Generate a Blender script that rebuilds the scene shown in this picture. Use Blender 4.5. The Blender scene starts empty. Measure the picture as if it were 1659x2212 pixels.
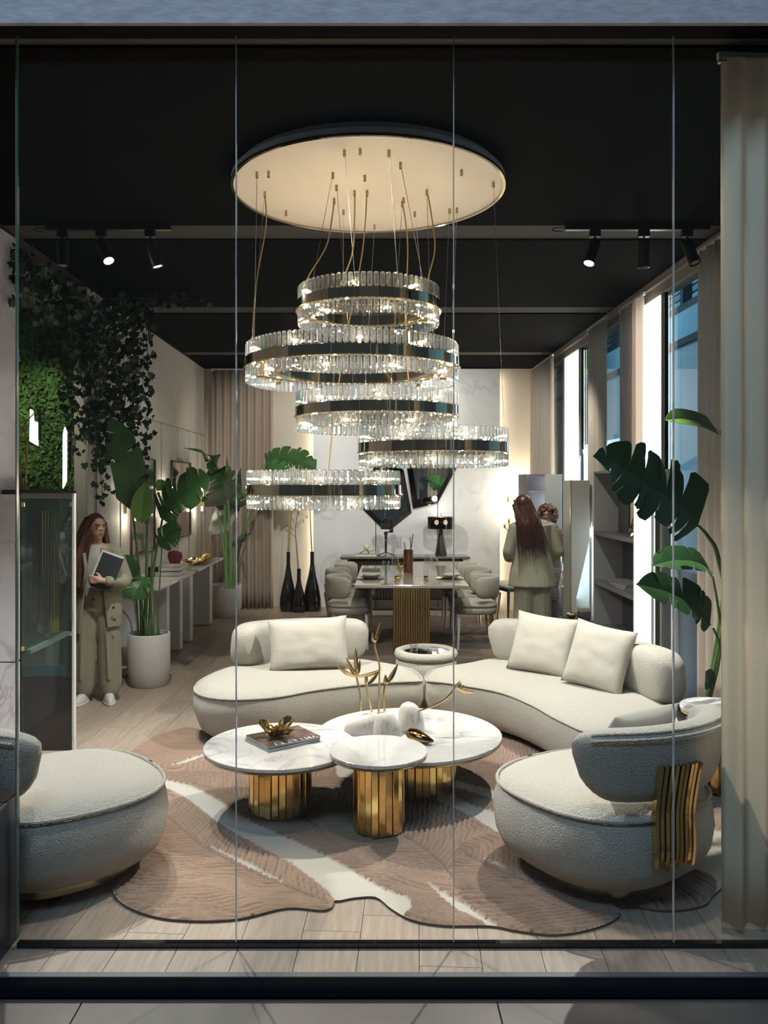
import bpy, bmesh, math, random
import numpy as np
from math import sin, cos, pi, radians, sqrt
from mathutils import Vector, Matrix, noise
random.seed(7); np.random.seed(7)
SC = bpy.context.scene
COL = SC.collection

# ---------------------------------------------------------------- camera
CX, CY, F, EYE = 805.0, 1050.0, 1800.0, 1.80
cam = bpy.data.objects.new('camera', bpy.data.cameras.new('camera'))
COL.objects.link(cam); SC.camera = cam
cam.data.sensor_fit = 'HORIZONTAL'; cam.data.sensor_width = 36
cam.data.lens = 36 * F / 1659
cam.data.shift_x = (829.5 - CX) / 1659
cam.data.shift_y = -(1106 - CY) / 1659
cam.location = (0, 0, EYE); cam.rotation_euler = (pi / 2, 0, 0)
cam.data.clip_end = 200
def P(px, py, d):                      # measured point of the photograph at its own distance d (metres)
    return Vector(((px - CX) / F * d, d, EYE - (py - CY) / F * d))

# ---------------------------------------------------------------- world, lights, exposure
W = bpy.data.worlds.new('hall_light'); SC.world = W; W.use_nodes = True
bgn = W.node_tree.nodes['Background']
bgn.inputs[0].default_value = (0.50, 0.58, 0.68, 1); bgn.inputs[1].default_value = 0.08
SC.view_settings.view_transform = 'Standard'; SC.view_settings.look = 'None'
SC.view_settings.gamma = 1; SC.view_settings.use_curve_mapping = False
SC.view_settings.exposure = 0.12
SC.cycles.caustics_reflective = False; SC.cycles.caustics_refractive = False
SC.cycles.max_bounces = 10; SC.cycles.transparent_max_bounces = 24
SC.cycles.transmission_bounces = 9; SC.cycles.glossy_bounces = 5; SC.cycles.diffuse_bounces = 4
SC.cycles.sample_clamp_indirect = 4; SC.cycles.use_denoising = True
SC.cycles.blur_glossy = 0.5
def light(name, kind, loc, target, power, color=(1, 1, 1), size=.1, size_y=None, spot=60, blend=.3):
    l = bpy.data.lights.new(name, kind); l.energy = power; l.color = color
    if kind == 'AREA':
        l.size = size
        if size_y: l.shape = 'RECTANGLE'; l.size_y = size_y
    else:
        l.shadow_soft_size = size
    if kind == 'SPOT': l.spot_size = radians(spot); l.spot_blend = blend
    o = bpy.data.objects.new(name, l); COL.objects.link(o); o.location = loc
    if target is not None:
        o.rotation_euler = (Vector(target) - Vector(loc)).to_track_quat('-Z', 'Y').to_euler()
    return o
WARM = (1.0, .86, .70); NEUT = (1.0, .92, .81); COOL = (.62, .80, 1.0)
# exhibition hall lamps: over the aisle before the shop front and over the aisle beyond the side windows
light('hall_lamp', 'AREA', (-1.0, -.6, 7.6), (-.3, 3.2, .8), 250, (.50, .72, 1.0), 3, 1.6)
light('hall_lamp', 'AREA', (3.4, 9, 6.5), (7, 9, 5.7), 420, (.60, .82, 1.0), 2, 12)
light('hall_lamp', 'AREA', (3.4, 21, 6.5), (7, 21, 5.7), 480, (.60, .82, 1.0), 2, 12)
# unseen ceiling spots added to light the room, without fittings
CEIL = 3.56
for (x, y, tx, ty, tz, pw, sp) in ((-.9, 8.3, -.6, 12.4, 1.8, 330, 62), (1.2, 8.3, 1.1, 12.4, 1.8, 330, 62), (.4, 8.4, .4, 9.8, .7, 230, 60),
                          (-.3, 9.2, -1.9, 12.3, 1.7, 130, 60), (-1.1, 8.3, -2.5, 9.6, 1.2, 42, 75), (1.3, 8.3, 2.2, 9.4, 1.2, 170, 70),
                          (-.2, 5.75, -.9, 7.3, .2, 75, 80), (.9, 5.75, 1.3, 7.0, .4, 120, 80)):
    light('unseen_spot', 'SPOT', (x, y, 3.50), (tx, ty, tz), pw, NEUT, .05, spot=sp, blend=.6)
for (x, tx, ty, pw) in ((-1.1, -1.1, 3.3, 95), (.1, .1, 3.3, 95), (1.25, 1.15, 3.3, 95)):  # unseen spots added to brighten the floor strip at the front
    light('unseen_spot', 'SPOT', (x, 3.46, 3.52), (tx, ty, 0), pw, NEUT, .05, spot=50, blend=.9)

# ---------------------------------------------------------------- material helpers
MATS = {}
def nodes_of(m): return m.node_tree.nodes, m.node_tree.links
def mat(name, col, rough=.5, metal=0, noise_amt=0, noise_scale=8, bump=0, bump_scale=60, emis=0, emis_col=None, spec=.5,
        sheen=0, coat=0, stretch=(1, 1, 1), rand=0, trans=0, alpha=1):
    m = bpy.data.materials.new(name); m.use_nodes = True; MATS[name] = m
    n, l = nodes_of(m); b = n['Principled BSDF']
    c4 = (*col, 1)
    b.inputs['Base Color'].default_value = c4; b.inputs['Roughness'].default_value = rough
    b.inputs['Metallic'].default_value = metal; b.inputs['Specular IOR Level'].default_value = spec
    b.inputs['Sheen Weight'].default_value = sheen; b.inputs['Coat Weight'].default_value = coat
    b.inputs['Transmission Weight'].default_value = trans; b.inputs['Alpha'].default_value = alpha
    if emis:
        b.inputs['Emission Color'].default_value = (*(emis_col or col), 1); b.inputs['Emission Strength'].default_value = emis
    tc = n.new('ShaderNodeTexCoord'); mp = n.new('ShaderNodeMapping'); l.new(tc.outputs['Object'], mp.inputs[0])
    mp.inputs['Scale'].default_value = stretch
    if noise_amt or rand:
        no = n.new('ShaderNodeTexNoise'); no.inputs['Scale'].default_value = noise_scale; no.inputs['Detail'].default_value = 6
        l.new(mp.outputs[0], no.inputs['Vector'])
        hs = n.new('ShaderNodeHueSaturation'); hs.inputs['Color'].default_value = c4
        mr = n.new('ShaderNodeMapRange'); mr.inputs[1].default_value = .3; mr.inputs[2].default_value = .7
        mr.inputs[3].default_value = 1 - noise_amt; mr.inputs[4].default_value = 1 + noise_amt
        l.new(no.outputs['Fac'], mr.inputs[0])
        out = mr.outputs[0]
        if rand:
            oi = n.new('ShaderNodeObjectInfo'); m2 = n.new('ShaderNodeMapRange')
            m2.inputs[3].default_value = 1 - rand; m2.inputs[4].default_value = 1 + rand
            l.new(oi.outputs['Random'], m2.inputs[0])
            mu = n.new('ShaderNodeMath'); mu.operation = 'MULTIPLY'; l.new(out, mu.inputs[0]); l.new(m2.outputs[0], mu.inputs[1]); out = mu.outputs[0]
        l.new(out, hs.inputs['Value']); l.new(hs.outputs[0], b.inputs['Base Color'])
    if bump:
        nb = n.new('ShaderNodeTexNoise'); nb.inputs['Scale'].default_value = bump_scale; nb.inputs['Detail'].default_value = 3
        l.new(mp.outputs[0], nb.inputs['Vector'])
        bp = n.new('ShaderNodeBump'); bp.inputs['Strength'].default_value = bump; bp.inputs['Distance'].default_value = .01
        l.new(nb.outputs['Fac'], bp.inputs['Height']); l.new(bp.outputs[0], b.inputs['Normal'])
    return m
def marble(name, base, vein, scale=1.2, rough=.12, amount=.55, vein2=None):
    m = mat(name, base, rough, coat=.3); n, l = nodes_of(m); b = n['Principled BSDF']
    tc = n.new('ShaderNodeTexCoord'); mp = n.new('ShaderNodeMapping'); l.new(tc.outputs['Object'], mp.inputs[0])
    mp.inputs['Rotation'].default_value = (.5, .4, .6)
    n1 = n.new('ShaderNodeTexNoise'); n1.inputs['Scale'].default_value = scale; n1.inputs['Detail'].default_value = 8; n1.inputs['Distortion'].default_value = 1.4
    l.new(mp.outputs[0], n1.inputs['Vector'])
    s = n.new('ShaderNodeMath'); s.operation = 'SUBTRACT'; s.inputs[1].default_value = .5; l.new(n1.outputs['Fac'], s.inputs[0])
    a = n.new('ShaderNodeMath'); a.operation = 'ABSOLUTE'; l.new(s.outputs[0], a.inputs[0])
    r = n.new('ShaderNodeMapRange'); r.inputs[1].default_value = 0; r.inputs[2].default_value = .035; r.inputs[3].default_value = 1; r.inputs[4].default_value = 0
    l.new(a.outputs[0], r.inputs[0])
    n2 = n.new('ShaderNodeTexNoise'); n2.inputs['Scale'].default_value = scale * 1.7; n2.inputs['Detail'].default_value = 4
    l.new(mp.outputs[0], n2.inputs['Vector'])
    r2 = n.new('ShaderNodeMapRange'); r2.inputs[1].default_value = .42; r2.inputs[2].default_value = .68; r2.inputs[3].default_value = 0; r2.inputs[4].default_value = amount
    l.new(n2.outputs['Fac'], r2.inputs[0])
    mu = n.new('ShaderNodeMath'); mu.operation = 'MULTIPLY'; l.new(r.outputs[0], mu.inputs[0]); l.new(r2.outputs[0], mu.inputs[1])
    ad = n.new('ShaderNodeMath'); ad.operation = 'ADD'; ad.use_clamp = True
    r3 = n.new('ShaderNodeMath'); r3.operation = 'MULTIPLY'; r3.inputs[1].default_value = .28; l.new(r2.outputs[0], r3.inputs[0])
    l.new(mu.outputs[0], ad.inputs[0]); l.new(r3.outputs[0], ad.inputs[1])
    mx = n.new('ShaderNodeMix'); mx.data_type = 'RGBA'; mx.inputs[6].default_value = (*base, 1); mx.inputs[7].default_value = (*vein, 1)
    l.new(ad.outputs[0], mx.inputs[0]); l.new(mx.outputs[2], b.inputs['Base Color'])
    return m
def boucle(name, col):
    m = mat(name, col, .95, sheen=.25, spec=.15); n, l = nodes_of(m); b = n['Principled BSDF']
    tc = n.new('ShaderNodeTexCoord')
    v = n.new('ShaderNodeTexVoronoi'); v.inputs['Scale'].default_value = 210; l.new(tc.outputs['Object'], v.inputs['Vector'])
    no = n.new('ShaderNodeTexNoise'); no.inputs['Scale'].default_value = 150; no.inputs['Detail'].default_value = 5; l.new(tc.outputs['Object'], no.inputs['Vector'])
    ad = n.new('ShaderNodeMath'); ad.operation = 'SUBTRACT'; l.new(no.outputs['Fac'], ad.inputs[0]); l.new(v.outputs['Distance'], ad.inputs[1])
    bp = n.new('ShaderNodeBump'); bp.inputs['Strength'].default_value = .75; bp.inputs['Distance'].default_value = .007
    l.new(ad.outputs[0], bp.inputs['Height']); l.new(bp.outputs[0], b.inputs['Normal'])
    mr = n.new('ShaderNodeMapRange'); mr.inputs[1].default_value = 0; mr.inputs[2].default_value = .8; mr.inputs[3].default_value = 1.06; mr.inputs[4].default_value = .8
    l.new(v.outputs['Distance'], mr.inputs[0])
    hs = n.new('ShaderNodeHueSaturation'); hs.inputs['Color'].default_value = (*col, 1); l.new(mr.outputs[0], hs.inputs['Value'])
    l.new(hs.outputs[0], b.inputs['Base Color'])
    return m
def thin_glass(name, tint=(.97, .99, .98), base=.035, rough=0.0):
    m = bpy.data.materials.new(name); m.use_nodes = True; MATS[name] = m
    n, l = nodes_of(m); n.clear()
    o = n.new('ShaderNodeOutputMaterial'); t = n.new('ShaderNodeBsdfTransparent'); g = n.new('ShaderNodeBsdfGlossy')
    t.inputs[0].default_value = (*tint, 1); g.inputs['Roughness'].default_value = rough
    lw = n.new('ShaderNodeLayerWeight'); lw.inputs[0].default_value = .5
    p = n.new('ShaderNodeMath'); p.operation = 'POWER'; p.inputs[1].default_value = 5; l.new(lw.outputs['Facing'], p.inputs[0])
    ml = n.new('ShaderNodeMath'); ml.operation = 'MULTIPLY_ADD'; ml.inputs[1].default_value = .9; ml.inputs[2].default_value = base
    l.new(p.outputs[0], ml.inputs[0])
    mx = n.new('ShaderNodeMixShader'); l.new(ml.outputs[0], mx.inputs[0]); l.new(t.outputs[0], mx.inputs[1]); l.new(g.outputs[0], mx.inputs[2])
    l.new(mx.outputs[0], o.inputs[0])
    return m
def sheer(name, col, open_=.2):
    m = bpy.data.materials.new(name); m.use_nodes = True; MATS[name] = m
    n, l = nodes_of(m); n.clear()
    o = n.new('ShaderNodeOutputMaterial'); d = n.new('ShaderNodeBsdfDiffuse'); tl = n.new('ShaderNodeBsdfTranslucent'); t = n.new('ShaderNodeBsdfTransparent')
    d.inputs[0].default_value = (*col, 1); tl.inputs[0].default_value = (*col, 1)
    a = n.new('ShaderNodeMixShader'); a.inputs[0].default_value = .4; l.new(d.outputs[0], a.inputs[1]); l.new(tl.outputs[0], a.inputs[2])
    b = n.new('ShaderNodeMixShader'); b.inputs[0].default_value = open_; l.new(a.outputs[0], b.inputs[1]); l.new(t.outputs[0], b.inputs[2])
    l.new(b.outputs[0], o.inputs[0])
    return m

BOUCLE = boucle('boucle', (.56, .525, .465))
BOUCLE2 = boucle('boucle_smooth', (.50, .468, .41))
GOLD = mat('polished_gold', (.86, .61, .24), .12, 1)
BRASS = mat('brass', (.72, .54, .28), .22, 1)
DBRASS = mat('dark_brass_mirror', (.62, .53, .40), .06, 1)
STEEL = mat('steel', (.62, .62, .62), .25, 1)
BLACK = mat('black_metal', (.012, .012, .013), .35)
BLKGLOSS = mat('black_gloss', (.008, .008, .009), .06, coat=.5)
NAVY = mat('navy_metal', (.030, .042, .058), .4)
CEILM = mat('black_ceiling_fabric', (.0035, .0035, .004), .9, spec=.05, noise_amt=.3, noise_scale=3)
STRIPM = mat('grey_ceiling_strip', (.05, .047, .043), .8)
CONC = mat('concrete', (.19, .185, .18), .55, noise_amt=.22, noise_scale=3, bump=.1, bump_scale=30)
FASCIA = mat('grey_plaster', (.45, .41, .42), .85, noise_amt=.16, noise_scale=14, stretch=(1, 1, 3), bump=.2, bump_scale=25)
WOOD = mat('oak_plank', (.30, .238, .19), .42, noise_amt=.2, noise_scale=5, stretch=(9, .8, 4), rand=.08, bump=.08, bump_scale=30)
WOODB = mat('plank_joint', (.13, .10, .085), .8)
PLASTER = mat('beige_plaster', (.50, .46, .41), .8, noise_amt=.03, noise_scale=2)
PLASTER2 = mat('panelled_wall', (.47, .435, .40), .7, noise_amt=.04, noise_scale=3, stretch=(1, 6, 1))
HEADERM = mat('taupe_header', (.30, .265, .235), .7)
MARBLE = marble('white_marble', (.80, .79, .77), (.30, .31, .33), 2.2)
MARBLEW = marble('marble_wall', (.62, .64, .68), (.26, .27, .31), .9, .25, .45)
MARBLEL = marble('marble_panel_left', (.62, .60, .62), (.22, .21, .25), 1.4, .25, .6)
TABLEM = marble('carrara_top', (.60, .58, .56), (.33, .33, .34), 2.6, .09, .8)
STONE = marble('vase_marble', (.66, .61, .55), (.28, .20, .15), 7, .35, .5)
PANE = thin_glass('pane_glass')
PANETINT = thin_glass('side_window_glass', (.90, .96, .98), .04)
TEALREFL = thin_glass('teal_reflection_glass', (.72, .88, .86), .06)  # teal tint imitates the outside reflected in the cabinet glass
CLEAR = thin_glass('clear_glassware', (.96, .97, .97), .10)
SMOKE = thin_glass('smoked_shade', (.22, .20, .17), .05)
SEAM = mat('seam_edge', (.70, .72, .70), .15, .3)
CURT = sheer('sheer_curtain', (.88, .80, .67), .12)
CURTP = sheer('sheer_curtain_side', (.70, .62, .55), .22)
TAUPE = mat('taupe_curtain_cloth', (.27, .215, .18), .9, sheen=.2)
WHITEP = mat('white_lacquer', (.66, .66, .66), .45)
GREYP = mat('grey_lacquer', (.20, .19, .21), .5)
LINEN = mat('linen', (.47, .44, .385), .95, bump=.5, bump_scale=320, sheen=.2, spec=.15)
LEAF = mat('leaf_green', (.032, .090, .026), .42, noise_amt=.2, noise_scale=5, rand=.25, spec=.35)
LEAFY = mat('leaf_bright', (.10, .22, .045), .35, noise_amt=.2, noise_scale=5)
STEMM = mat('stem_green', (.07, .13, .04), .45)
POTM = mat('white_pot', (.50, .48, .46), .75, bump=.3, bump_scale=12, stretch=(1, 1, .1))
SOIL = mat('soil', (.04, .03, .02), .95, bump=.6, bump_scale=80)
IVY = mat('ivy_green', (.022, .05, .022), .5, rand=.3)
MOSS = mat('moss_green', (.065, .16, .025), .6, rand=.2, noise_amt=.5, noise_scale=4)
LEDW = mat('light_panel', (1, .97, .93), .5, emis=4.5, emis_col=(1, .97, .93))
LEDWARM = mat('warm_strip', (1, .8, .55), .5, emis=14, emis_col=(1, .80, .55))
BULB = mat('bulb', (1, .8, .5), .5, emis=210, emis_col=(1, .79, .53))
SPOTE = mat('spot_lens', (1, 1, 1), .5, emis=40, emis_col=(.95, .97, 1))
PAPER = mat('paper', (.62, .61, .58), .8)

# ---------------------------------------------------------------- mesh helpers
WM = {}                                 # world matrices of things, known before any depsgraph update
def set_props(o, label=None, cat=None, group=None, kind=None):
    if label: o['label'] = label
    if cat: o['category'] = cat
    if group: o['group'] = group
    if kind: o['kind'] = kind
    return o
def thing(name, label, cat, loc=(0, 0, 0), rz=0, group=None):
    o = bpy.data.objects.new(name, None); COL.objects.link(o); o.empty_display_size = .05
    o.location = loc; o.rotation_euler = (0, 0, rz); WM[o.name] = Matrix.Translation(Vector(loc)) @ Matrix.Rotation(rz, 4, 'Z')
    return set_props(o, label, cat, group)
def link(name, me, parent=None, **kw):
    o = bpy.data.objects.new(name, me); COL.objects.link(o)
    if parent is not None: o.parent = parent; WM[o.name] = WM.get(parent.name, Matrix())
    return set_props(o, **kw)
def dup(root, loc, rz=0, **kw):
    r = root.copy(); COL.objects.link(r); r.location = loc; r.rotation_euler = (0, 0, rz)
    WM[r.name] = Matrix.Translation(Vector(loc)) @ Matrix.Rotation(rz, 4, 'Z')
    set_props(r, **kw)
    for ch in list(root.children):
        c = ch.copy(); COL.objects.link(c); c.parent = r
        for g in list(ch.children):
            d = g.copy(); COL.objects.link(d); d.parent = c
    return r
class MB:
    def __init__(s): s.v = []; s.f = []; s.c = None
    def add(s, vs, fs, M=None):
        o = len(s.v)
        s.v += [tuple(M @ Vector(v)) if M is not None else tuple(v) for v in vs]
        s.f += [tuple(i + o for i in f) for f in fs]; return s
    def box(s, a, b, M=None):
        x0, y0, z0 = a; x1, y1, z1 = b
        return s.add([(x0, y0, z0), (x1, y0, z0), (x1, y1, z0), (x0, y1, z0), (x0, y0, z1), (x1, y0, z1), (x1, y1, z1), (x0, y1, z1)],
                     [(0, 3, 2, 1), (4, 5, 6, 7), (0, 1, 5, 4), (1, 2, 6, 5), (2, 3, 7, 6), (3, 0, 4, 7)], M)
    def bbox(s, a, b, c=.01, M=None):   # box with chamfered edges
        x0, y0, z0 = a; x1, y1, z1 = b
        def ring(x0, y0, x1, y1, z, k):
            return [(x0 + k, y0, z), (x1 - k, y0, z), (x1, y0 + k, z), (x1, y1 - k, z), (x1 - k, y1, z), (x0 + k, y1, z), (x0, y1 - k, z), (x0, y0 + k, z)]
        rs = [ring(x0 + c, y0 + c, x1 - c, y1 - c, z0, c * .5), ring(x0, y0, x1, y1, z0 + c, c), ring(x0, y0, x1, y1, z1 - c, c), ring(x0 + c, y0 + c, x1 - c, y1 - c, z1, c * .5)]
        return s.loft(rs, True, True, M=M)
    def loft(s, rings, cap0=False, cap1=False, closed=True, M=None):
        n = len(rings[0]); vs = [p for r in rings for p in r]; fs = []
        for i in range(len(rings) - 1):
            for j in range(n if closed else n - 1):
                k = (j + 1) % n
                fs.append((i * n + j, i * n + k, (i + 1) * n + k, (i + 1) * n + j))
        if cap0: fs.append(tuple(range(n - 1, -1, -1)))
        if cap1: fs.append(tuple((len(rings) - 1) * n + j for j in range(n)))
        return s.add(vs, fs, M)
    def lathe(s, prof, n=24, M=None, cap0=True, cap1=True, a0=0, a1=2 * pi):
        full = abs(a1 - a0 - 2 * pi) < 1e-6
        m = n if full else n + 1
        rings = [[(r * cos(a0 + (a1 - a0) * j / n), r * sin(a0 + (a1 - a0) * j / n), z) for j in range(m)] for r, z in prof]
        return s.loft(rings, cap0 and full, cap1 and full, closed=full, M=M)
    def cyl(s, p, q, r, r2=None, n=12):
        p = Vector(p); q = Vector(q); d = q - p
        M = Matrix.Translation(p) @ d.to_track_quat('Z', 'Y').to_matrix().to_4x4()
        return s.lathe([(r, 0), (r if r2 is None else r2, d.length)], n, M)
    def tube(s, pts, r, n=6, cap=True):
        pts = [Vector(p) for p in pts]; rs = r if isinstance(r, (list, tuple)) else [r] * len(pts)
        rings = []; up = Vector((0, 0, 1))
        t0 = (pts[1] - pts[0]).normalized()
        if abs(t0.dot(up)) > .95: up = Vector((1, 0, 0))
        x = t0.cross(up).normalized()
        for i, p in enumerate(pts):
            t = (pts[min(i + 1, len(pts) - 1)] - pts[max(i - 1, 0)])
            t = t.normalized() if t.length > 1e-9 else t0
            x = (x - t * x.dot(t))
            x = x.normalized() if x.length > 1e-6 else t.orthogonal().normalized()
            y = t.cross(x)
            rings.append([p + (x * cos(2 * pi * j / n) + y * sin(2 * pi * j / n)) * rs[i] for j in range(n)])
        return s.loft(rings, cap, cap)
    def ell(s, c, r, n=14, m=9, M=None):
        T = Matrix.Translation(Vector(c)) @ (M if M is not None else Matrix())
        rings = [[(r[0] * sin(pi * i / m) * cos(2 * pi * j / n), r[1] * sin(pi * i / m) * sin(2 * pi * j / n), -r[2] * cos(pi * i / m)) for j in range(n)] for i in range(1, m)]
        k = len(s.v); s.loft(rings, False, False, M=T)
        a = len(s.v); s.v += [tuple(T @ Vector((0, 0, -r[2]))), tuple(T @ Vector((0, 0, r[2])))]
        for j in range(n):
            s.f.append((k + (j + 1) % n, k + j, a)); q = k + (m - 2) * n; s.f.append((q + j, q + (j + 1) % n, a + 1))
        return s
    def prism(s, poly, z0, z1, M=None):
        return s.loft([[(x, y, z0) for x, y in poly], [(x, y, z1) for x, y in poly]], True, True, M=M)
    def build(s, name, m, parent=None, smooth=False, world=False, **kw):
        me = bpy.data.meshes.new(name)
        vs = s.v
        if world and parent is not None:
            inv = WM[parent.name].inverted(); vs = [tuple(inv @ Vector(v)) for v in vs]
        me.from_pydata([tuple(v) for v in vs], [], s.f); me.materials.append(m)
        if smooth:
            me.polygons.foreach_set('use_smooth', [True] * len(me.polygons))
            if smooth != 'all':
                me.update()
                try: me.set_sharp_from_angle(angle=radians(smooth if smooth is not True else 40))
                except Exception: pass
        return link(name, me, parent, **kw)
def spline(pts, n=8, closed=False):
    pts = [Vector(p) for p in pts]; out = []; N = len(pts)
    for i in range(N if closed else N - 1):
        if closed: a, b, c, d = pts[(i - 1) % N], pts[i], pts[(i + 1) % N], pts[(i + 2) % N]
        else: a, b, c, d = pts[max(i - 1, 0)], pts[i], pts[i + 1], pts[min(i + 2, N - 1)]
        for k in range(n):
            t = k / n
            out.append(.5 * ((2 * b) + (c - a) * t + (2 * a - 5 * b + 4 * c - d) * t * t + (3 * b - a - 3 * c + d) * t ** 3))
    if not closed: out.append(pts[-1])
    return out
def resample(poly, n, closed=True):
    pts = [Vector(p) for p in poly]; q = pts + ([pts[0]] if closed else [])
    L = [0]
    for i in range(len(q) - 1): L.append(L[-1] + (q[i + 1] - q[i]).length)
    out = []; j = 0; m = n if closed else n - 1
    for k in range(n):
        t = L[-1] * k / m
        while j < len(L) - 2 and L[j + 1] < t: j += 1
        f = (t - L[j]) / max(L[j + 1] - L[j], 1e-9)
        out.append(q[j].lerp(q[j + 1], min(max(f, 0), 1)))
    return out
def inset(poly, d):                      # offset a ccw closed outline inwards by d (with smoothing)
    n = len(poly); out = []
    for i in range(n):
        t = (poly[(i + 1) % n] - poly[i - 1]).normalized()
        out.append(poly[i] + Vector((-t.y, t.x, 0)) * d)
    for _ in range(int(abs(d) * 40)):
        out = [(out[i - 1] + out[i] * 2 + out[(i + 1) % n]) / 4 for i in range(n)]
    return out
def dome(name, poly, m, parent, zf, step=.02, world=True, step_xy=None):
    # soft domed cushion top: height is a function of the distance to the outline
    pl = [(p.x, p.y) for p in poly]; xs_ = [p[0] for p in pl]; ys_ = [p[1] for p in pl]
    X, Y = np.meshgrid(np.arange(min(xs_) - step, max(xs_) + 2 * step, step), np.arange(min(ys_) - step, max(ys_) + 2 * step, step))
    ins = in_poly(X, Y, pl); d, QX, QY = dist_line_pt(X, Y, pl + [pl[0]])
    near = d < step * .72; X = np.where(near, QX, X); Y = np.where(near, QY, Y); ins = ins | near; d = np.where(near, 0, d)
    Z = zf(d); idx = -np.ones(X.shape, int); idx[ins] = np.arange(ins.sum())
    q = ins[:-1, :-1] & ins[1:, :-1] & ins[:-1, 1:] & ins[1:, 1:]
    vs = np.stack([X[ins], Y[ins], Z[ins]], 1).tolist()
    fs = np.stack([idx[:-1, :-1][q], idx[:-1, 1:][q], idx[1:, 1:][q], idx[1:, :-1][q]], 1).tolist()
    for (a, b, c, d_) in ((idx[:-1, :-1], idx[:-1, 1:], idx[1:, 1:], idx[1:, :-1]),):   # corner cells with three points
        for sel, tri in (((a < 0) & (b >= 0) & (c >= 0) & (d_ >= 0), (b, c, d_)), ((b < 0) & (a >= 0) & (c >= 0) & (d_ >= 0), (a, c, d_)),
                         ((c < 0) & (a >= 0) & (b >= 0) & (d_ >= 0), (a, b, d_)), ((d_ < 0) & (a >= 0) & (b >= 0) & (c >= 0), (a, b, c))):
            fs += np.stack([t[sel] for t in tri], 1).tolist()
    mb = MB(); mb.v = vs; mb.f = [tuple(f) for f in fs]
    return mb.build(name, m, parent, 'all', world=world)
def in_poly(X, Y, poly):
    ins = np.zeros(X.shape, bool); n = len(poly)
    for i in range(n):
        x0, y0 = poly[i - 1][0], poly[i - 1][1]; x1, y1 = poly[i][0], poly[i][1]
        ins ^= ((y0 > Y) != (y1 > Y)) & (X < (x1 - x0) * (Y - y0) / (y1 - y0 + 1e-12) + x0)
    return ins
def dist_line_pt(X, Y, pl):
    best = np.full(X.shape, 1e9); QX = X.copy(); QY = Y.copy()
    for i in range(len(pl) - 1):
        ax, ay = pl[i][0], pl[i][1]; dx, dy = pl[i + 1][0] - ax, pl[i + 1][1] - ay
        t = np.clip(((X - ax) * dx + (Y - ay) * dy) / (dx * dx + dy * dy + 1e-12), 0, 1)
        qx, qy = ax + t * dx, ay + t * dy; d = np.hypot(X - qx, Y - qy); m = d < best
        best[m] = d[m]; QX[m] = qx[m]; QY[m] = qy[m]
    return best, QX, QY
def cushion_body(poly, prof, mb=None):   # stack of inset rings, prof = [(inset, z)], poly ccw 2D vectors
    mb = mb or MB(); rings = []
    for d, z in prof:
        r = inset(poly, d) if abs(d) > 1e-6 else poly
        rings.append([(p.x, p.y, z) for p in r])
    return mb.loft(rings, True, True)
# ================================================================ setting
D_BACK = 12.5; XR = 2.42; XL = -2.52; YG = 3.25
def struct(mb, name, m, smooth=False, **kw): return mb.build(name, m, None, smooth, kind='structure', **kw)
# showroom floor: joint bed with planks laid nearly along the room
fl = struct(MB().box((-2.6, 3.085, -.06), (2.6, YG + .1, -.012)).box((-3.7, YG + .1, -.06), (2.6, D_BACK, -.012)), 'floor', WOODB)
def clip_poly(poly, x0, y0, x1, y1):
    def cut(poly, f, inter):
        out = []
        for i in range(len(poly)):
            a, b = poly[i - 1], poly[i]
            if f(b):
                if not f(a): out.append(inter(a, b))
                out.append(b)
            elif f(a): out.append(inter(a, b))
        return out
    def ix(x): return lambda a, b: (x, a[1] + (b[1] - a[1]) * (x - a[0]) / (b[0] - a[0]))
    def iy(y): return lambda a, b: (a[0] + (b[0] - a[0]) * (y - a[1]) / (b[1] - a[1]), y)
    for f, g in ((lambda p: p[0] >= x0, ix(x0)), (lambda p: p[0] <= x1, ix(x1)), (lambda p: p[1] >= y0, iy(y0)), (lambda p: p[1] <= y1, iy(y1))):
        if len(poly) < 3: return []
        poly = cut(poly, f, g)
    return poly
def area(p): return abs(sum(p[i - 1][0] * p[i][1] - p[i][0] * p[i - 1][1] for i in range(len(p)))) / 2
ang = -radians(3.2); pw, pl = .235, 1.9; ca, sa = cos(ang), sin(ang); gap = .0013; cnt = 0
for i in range(-22, 16):
    off = random.random() * pl
    for j in range(-1, 7):
        u0, u1 = i * pw + gap, (i + 1) * pw - gap
        v0, v1 = 1.5 + j * pl + off + gap, 1.5 + (j + 1) * pl + off - gap
        poly = [(u * ca - v * sa, u * sa + v * ca) for u, v in ((u0, v0), (u1, v0), (u1, v1), (u0, v1))]
        xl = -3.7
        q = clip_poly(poly, xl, 3.085, 2.58, D_BACK - .01)
        if q and q[0][0] < -2.55 and max(p[1] for p in q) < 5.5: q = clip_poly(q, -2.58, 3.085, 2.58, 5.5)
        if len(q) < 3 or area(q) < .004: continue
        if max(p[0] for p in q) < -2.6 and (min(p[1] for p in q) > 7.8): continue
        # the plank's own frame: x across, y along
        cxm = (u0 + u1) / 2; cym = (v0 + v1) / 2
        lx, ly = cxm * ca - cym * sa, cxm * sa + cym * ca
        loc2 = [((x - lx) * ca + (y - ly) * sa, -(x - lx) * sa + (y - ly) * ca) for x, y in q]
        ar = sum(loc2[k - 1][0] * loc2[k][1] - loc2[k][0] * loc2[k - 1][1] for k in range(len(loc2)))
        if ar < 0: loc2.reverse()
        o = MB().prism(loc2, -.012, 0).build('plank', WOOD, fl)
        o.location = (lx, ly, 0); o.rotation_euler = (0, 0, ang); cnt += 1
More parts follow.
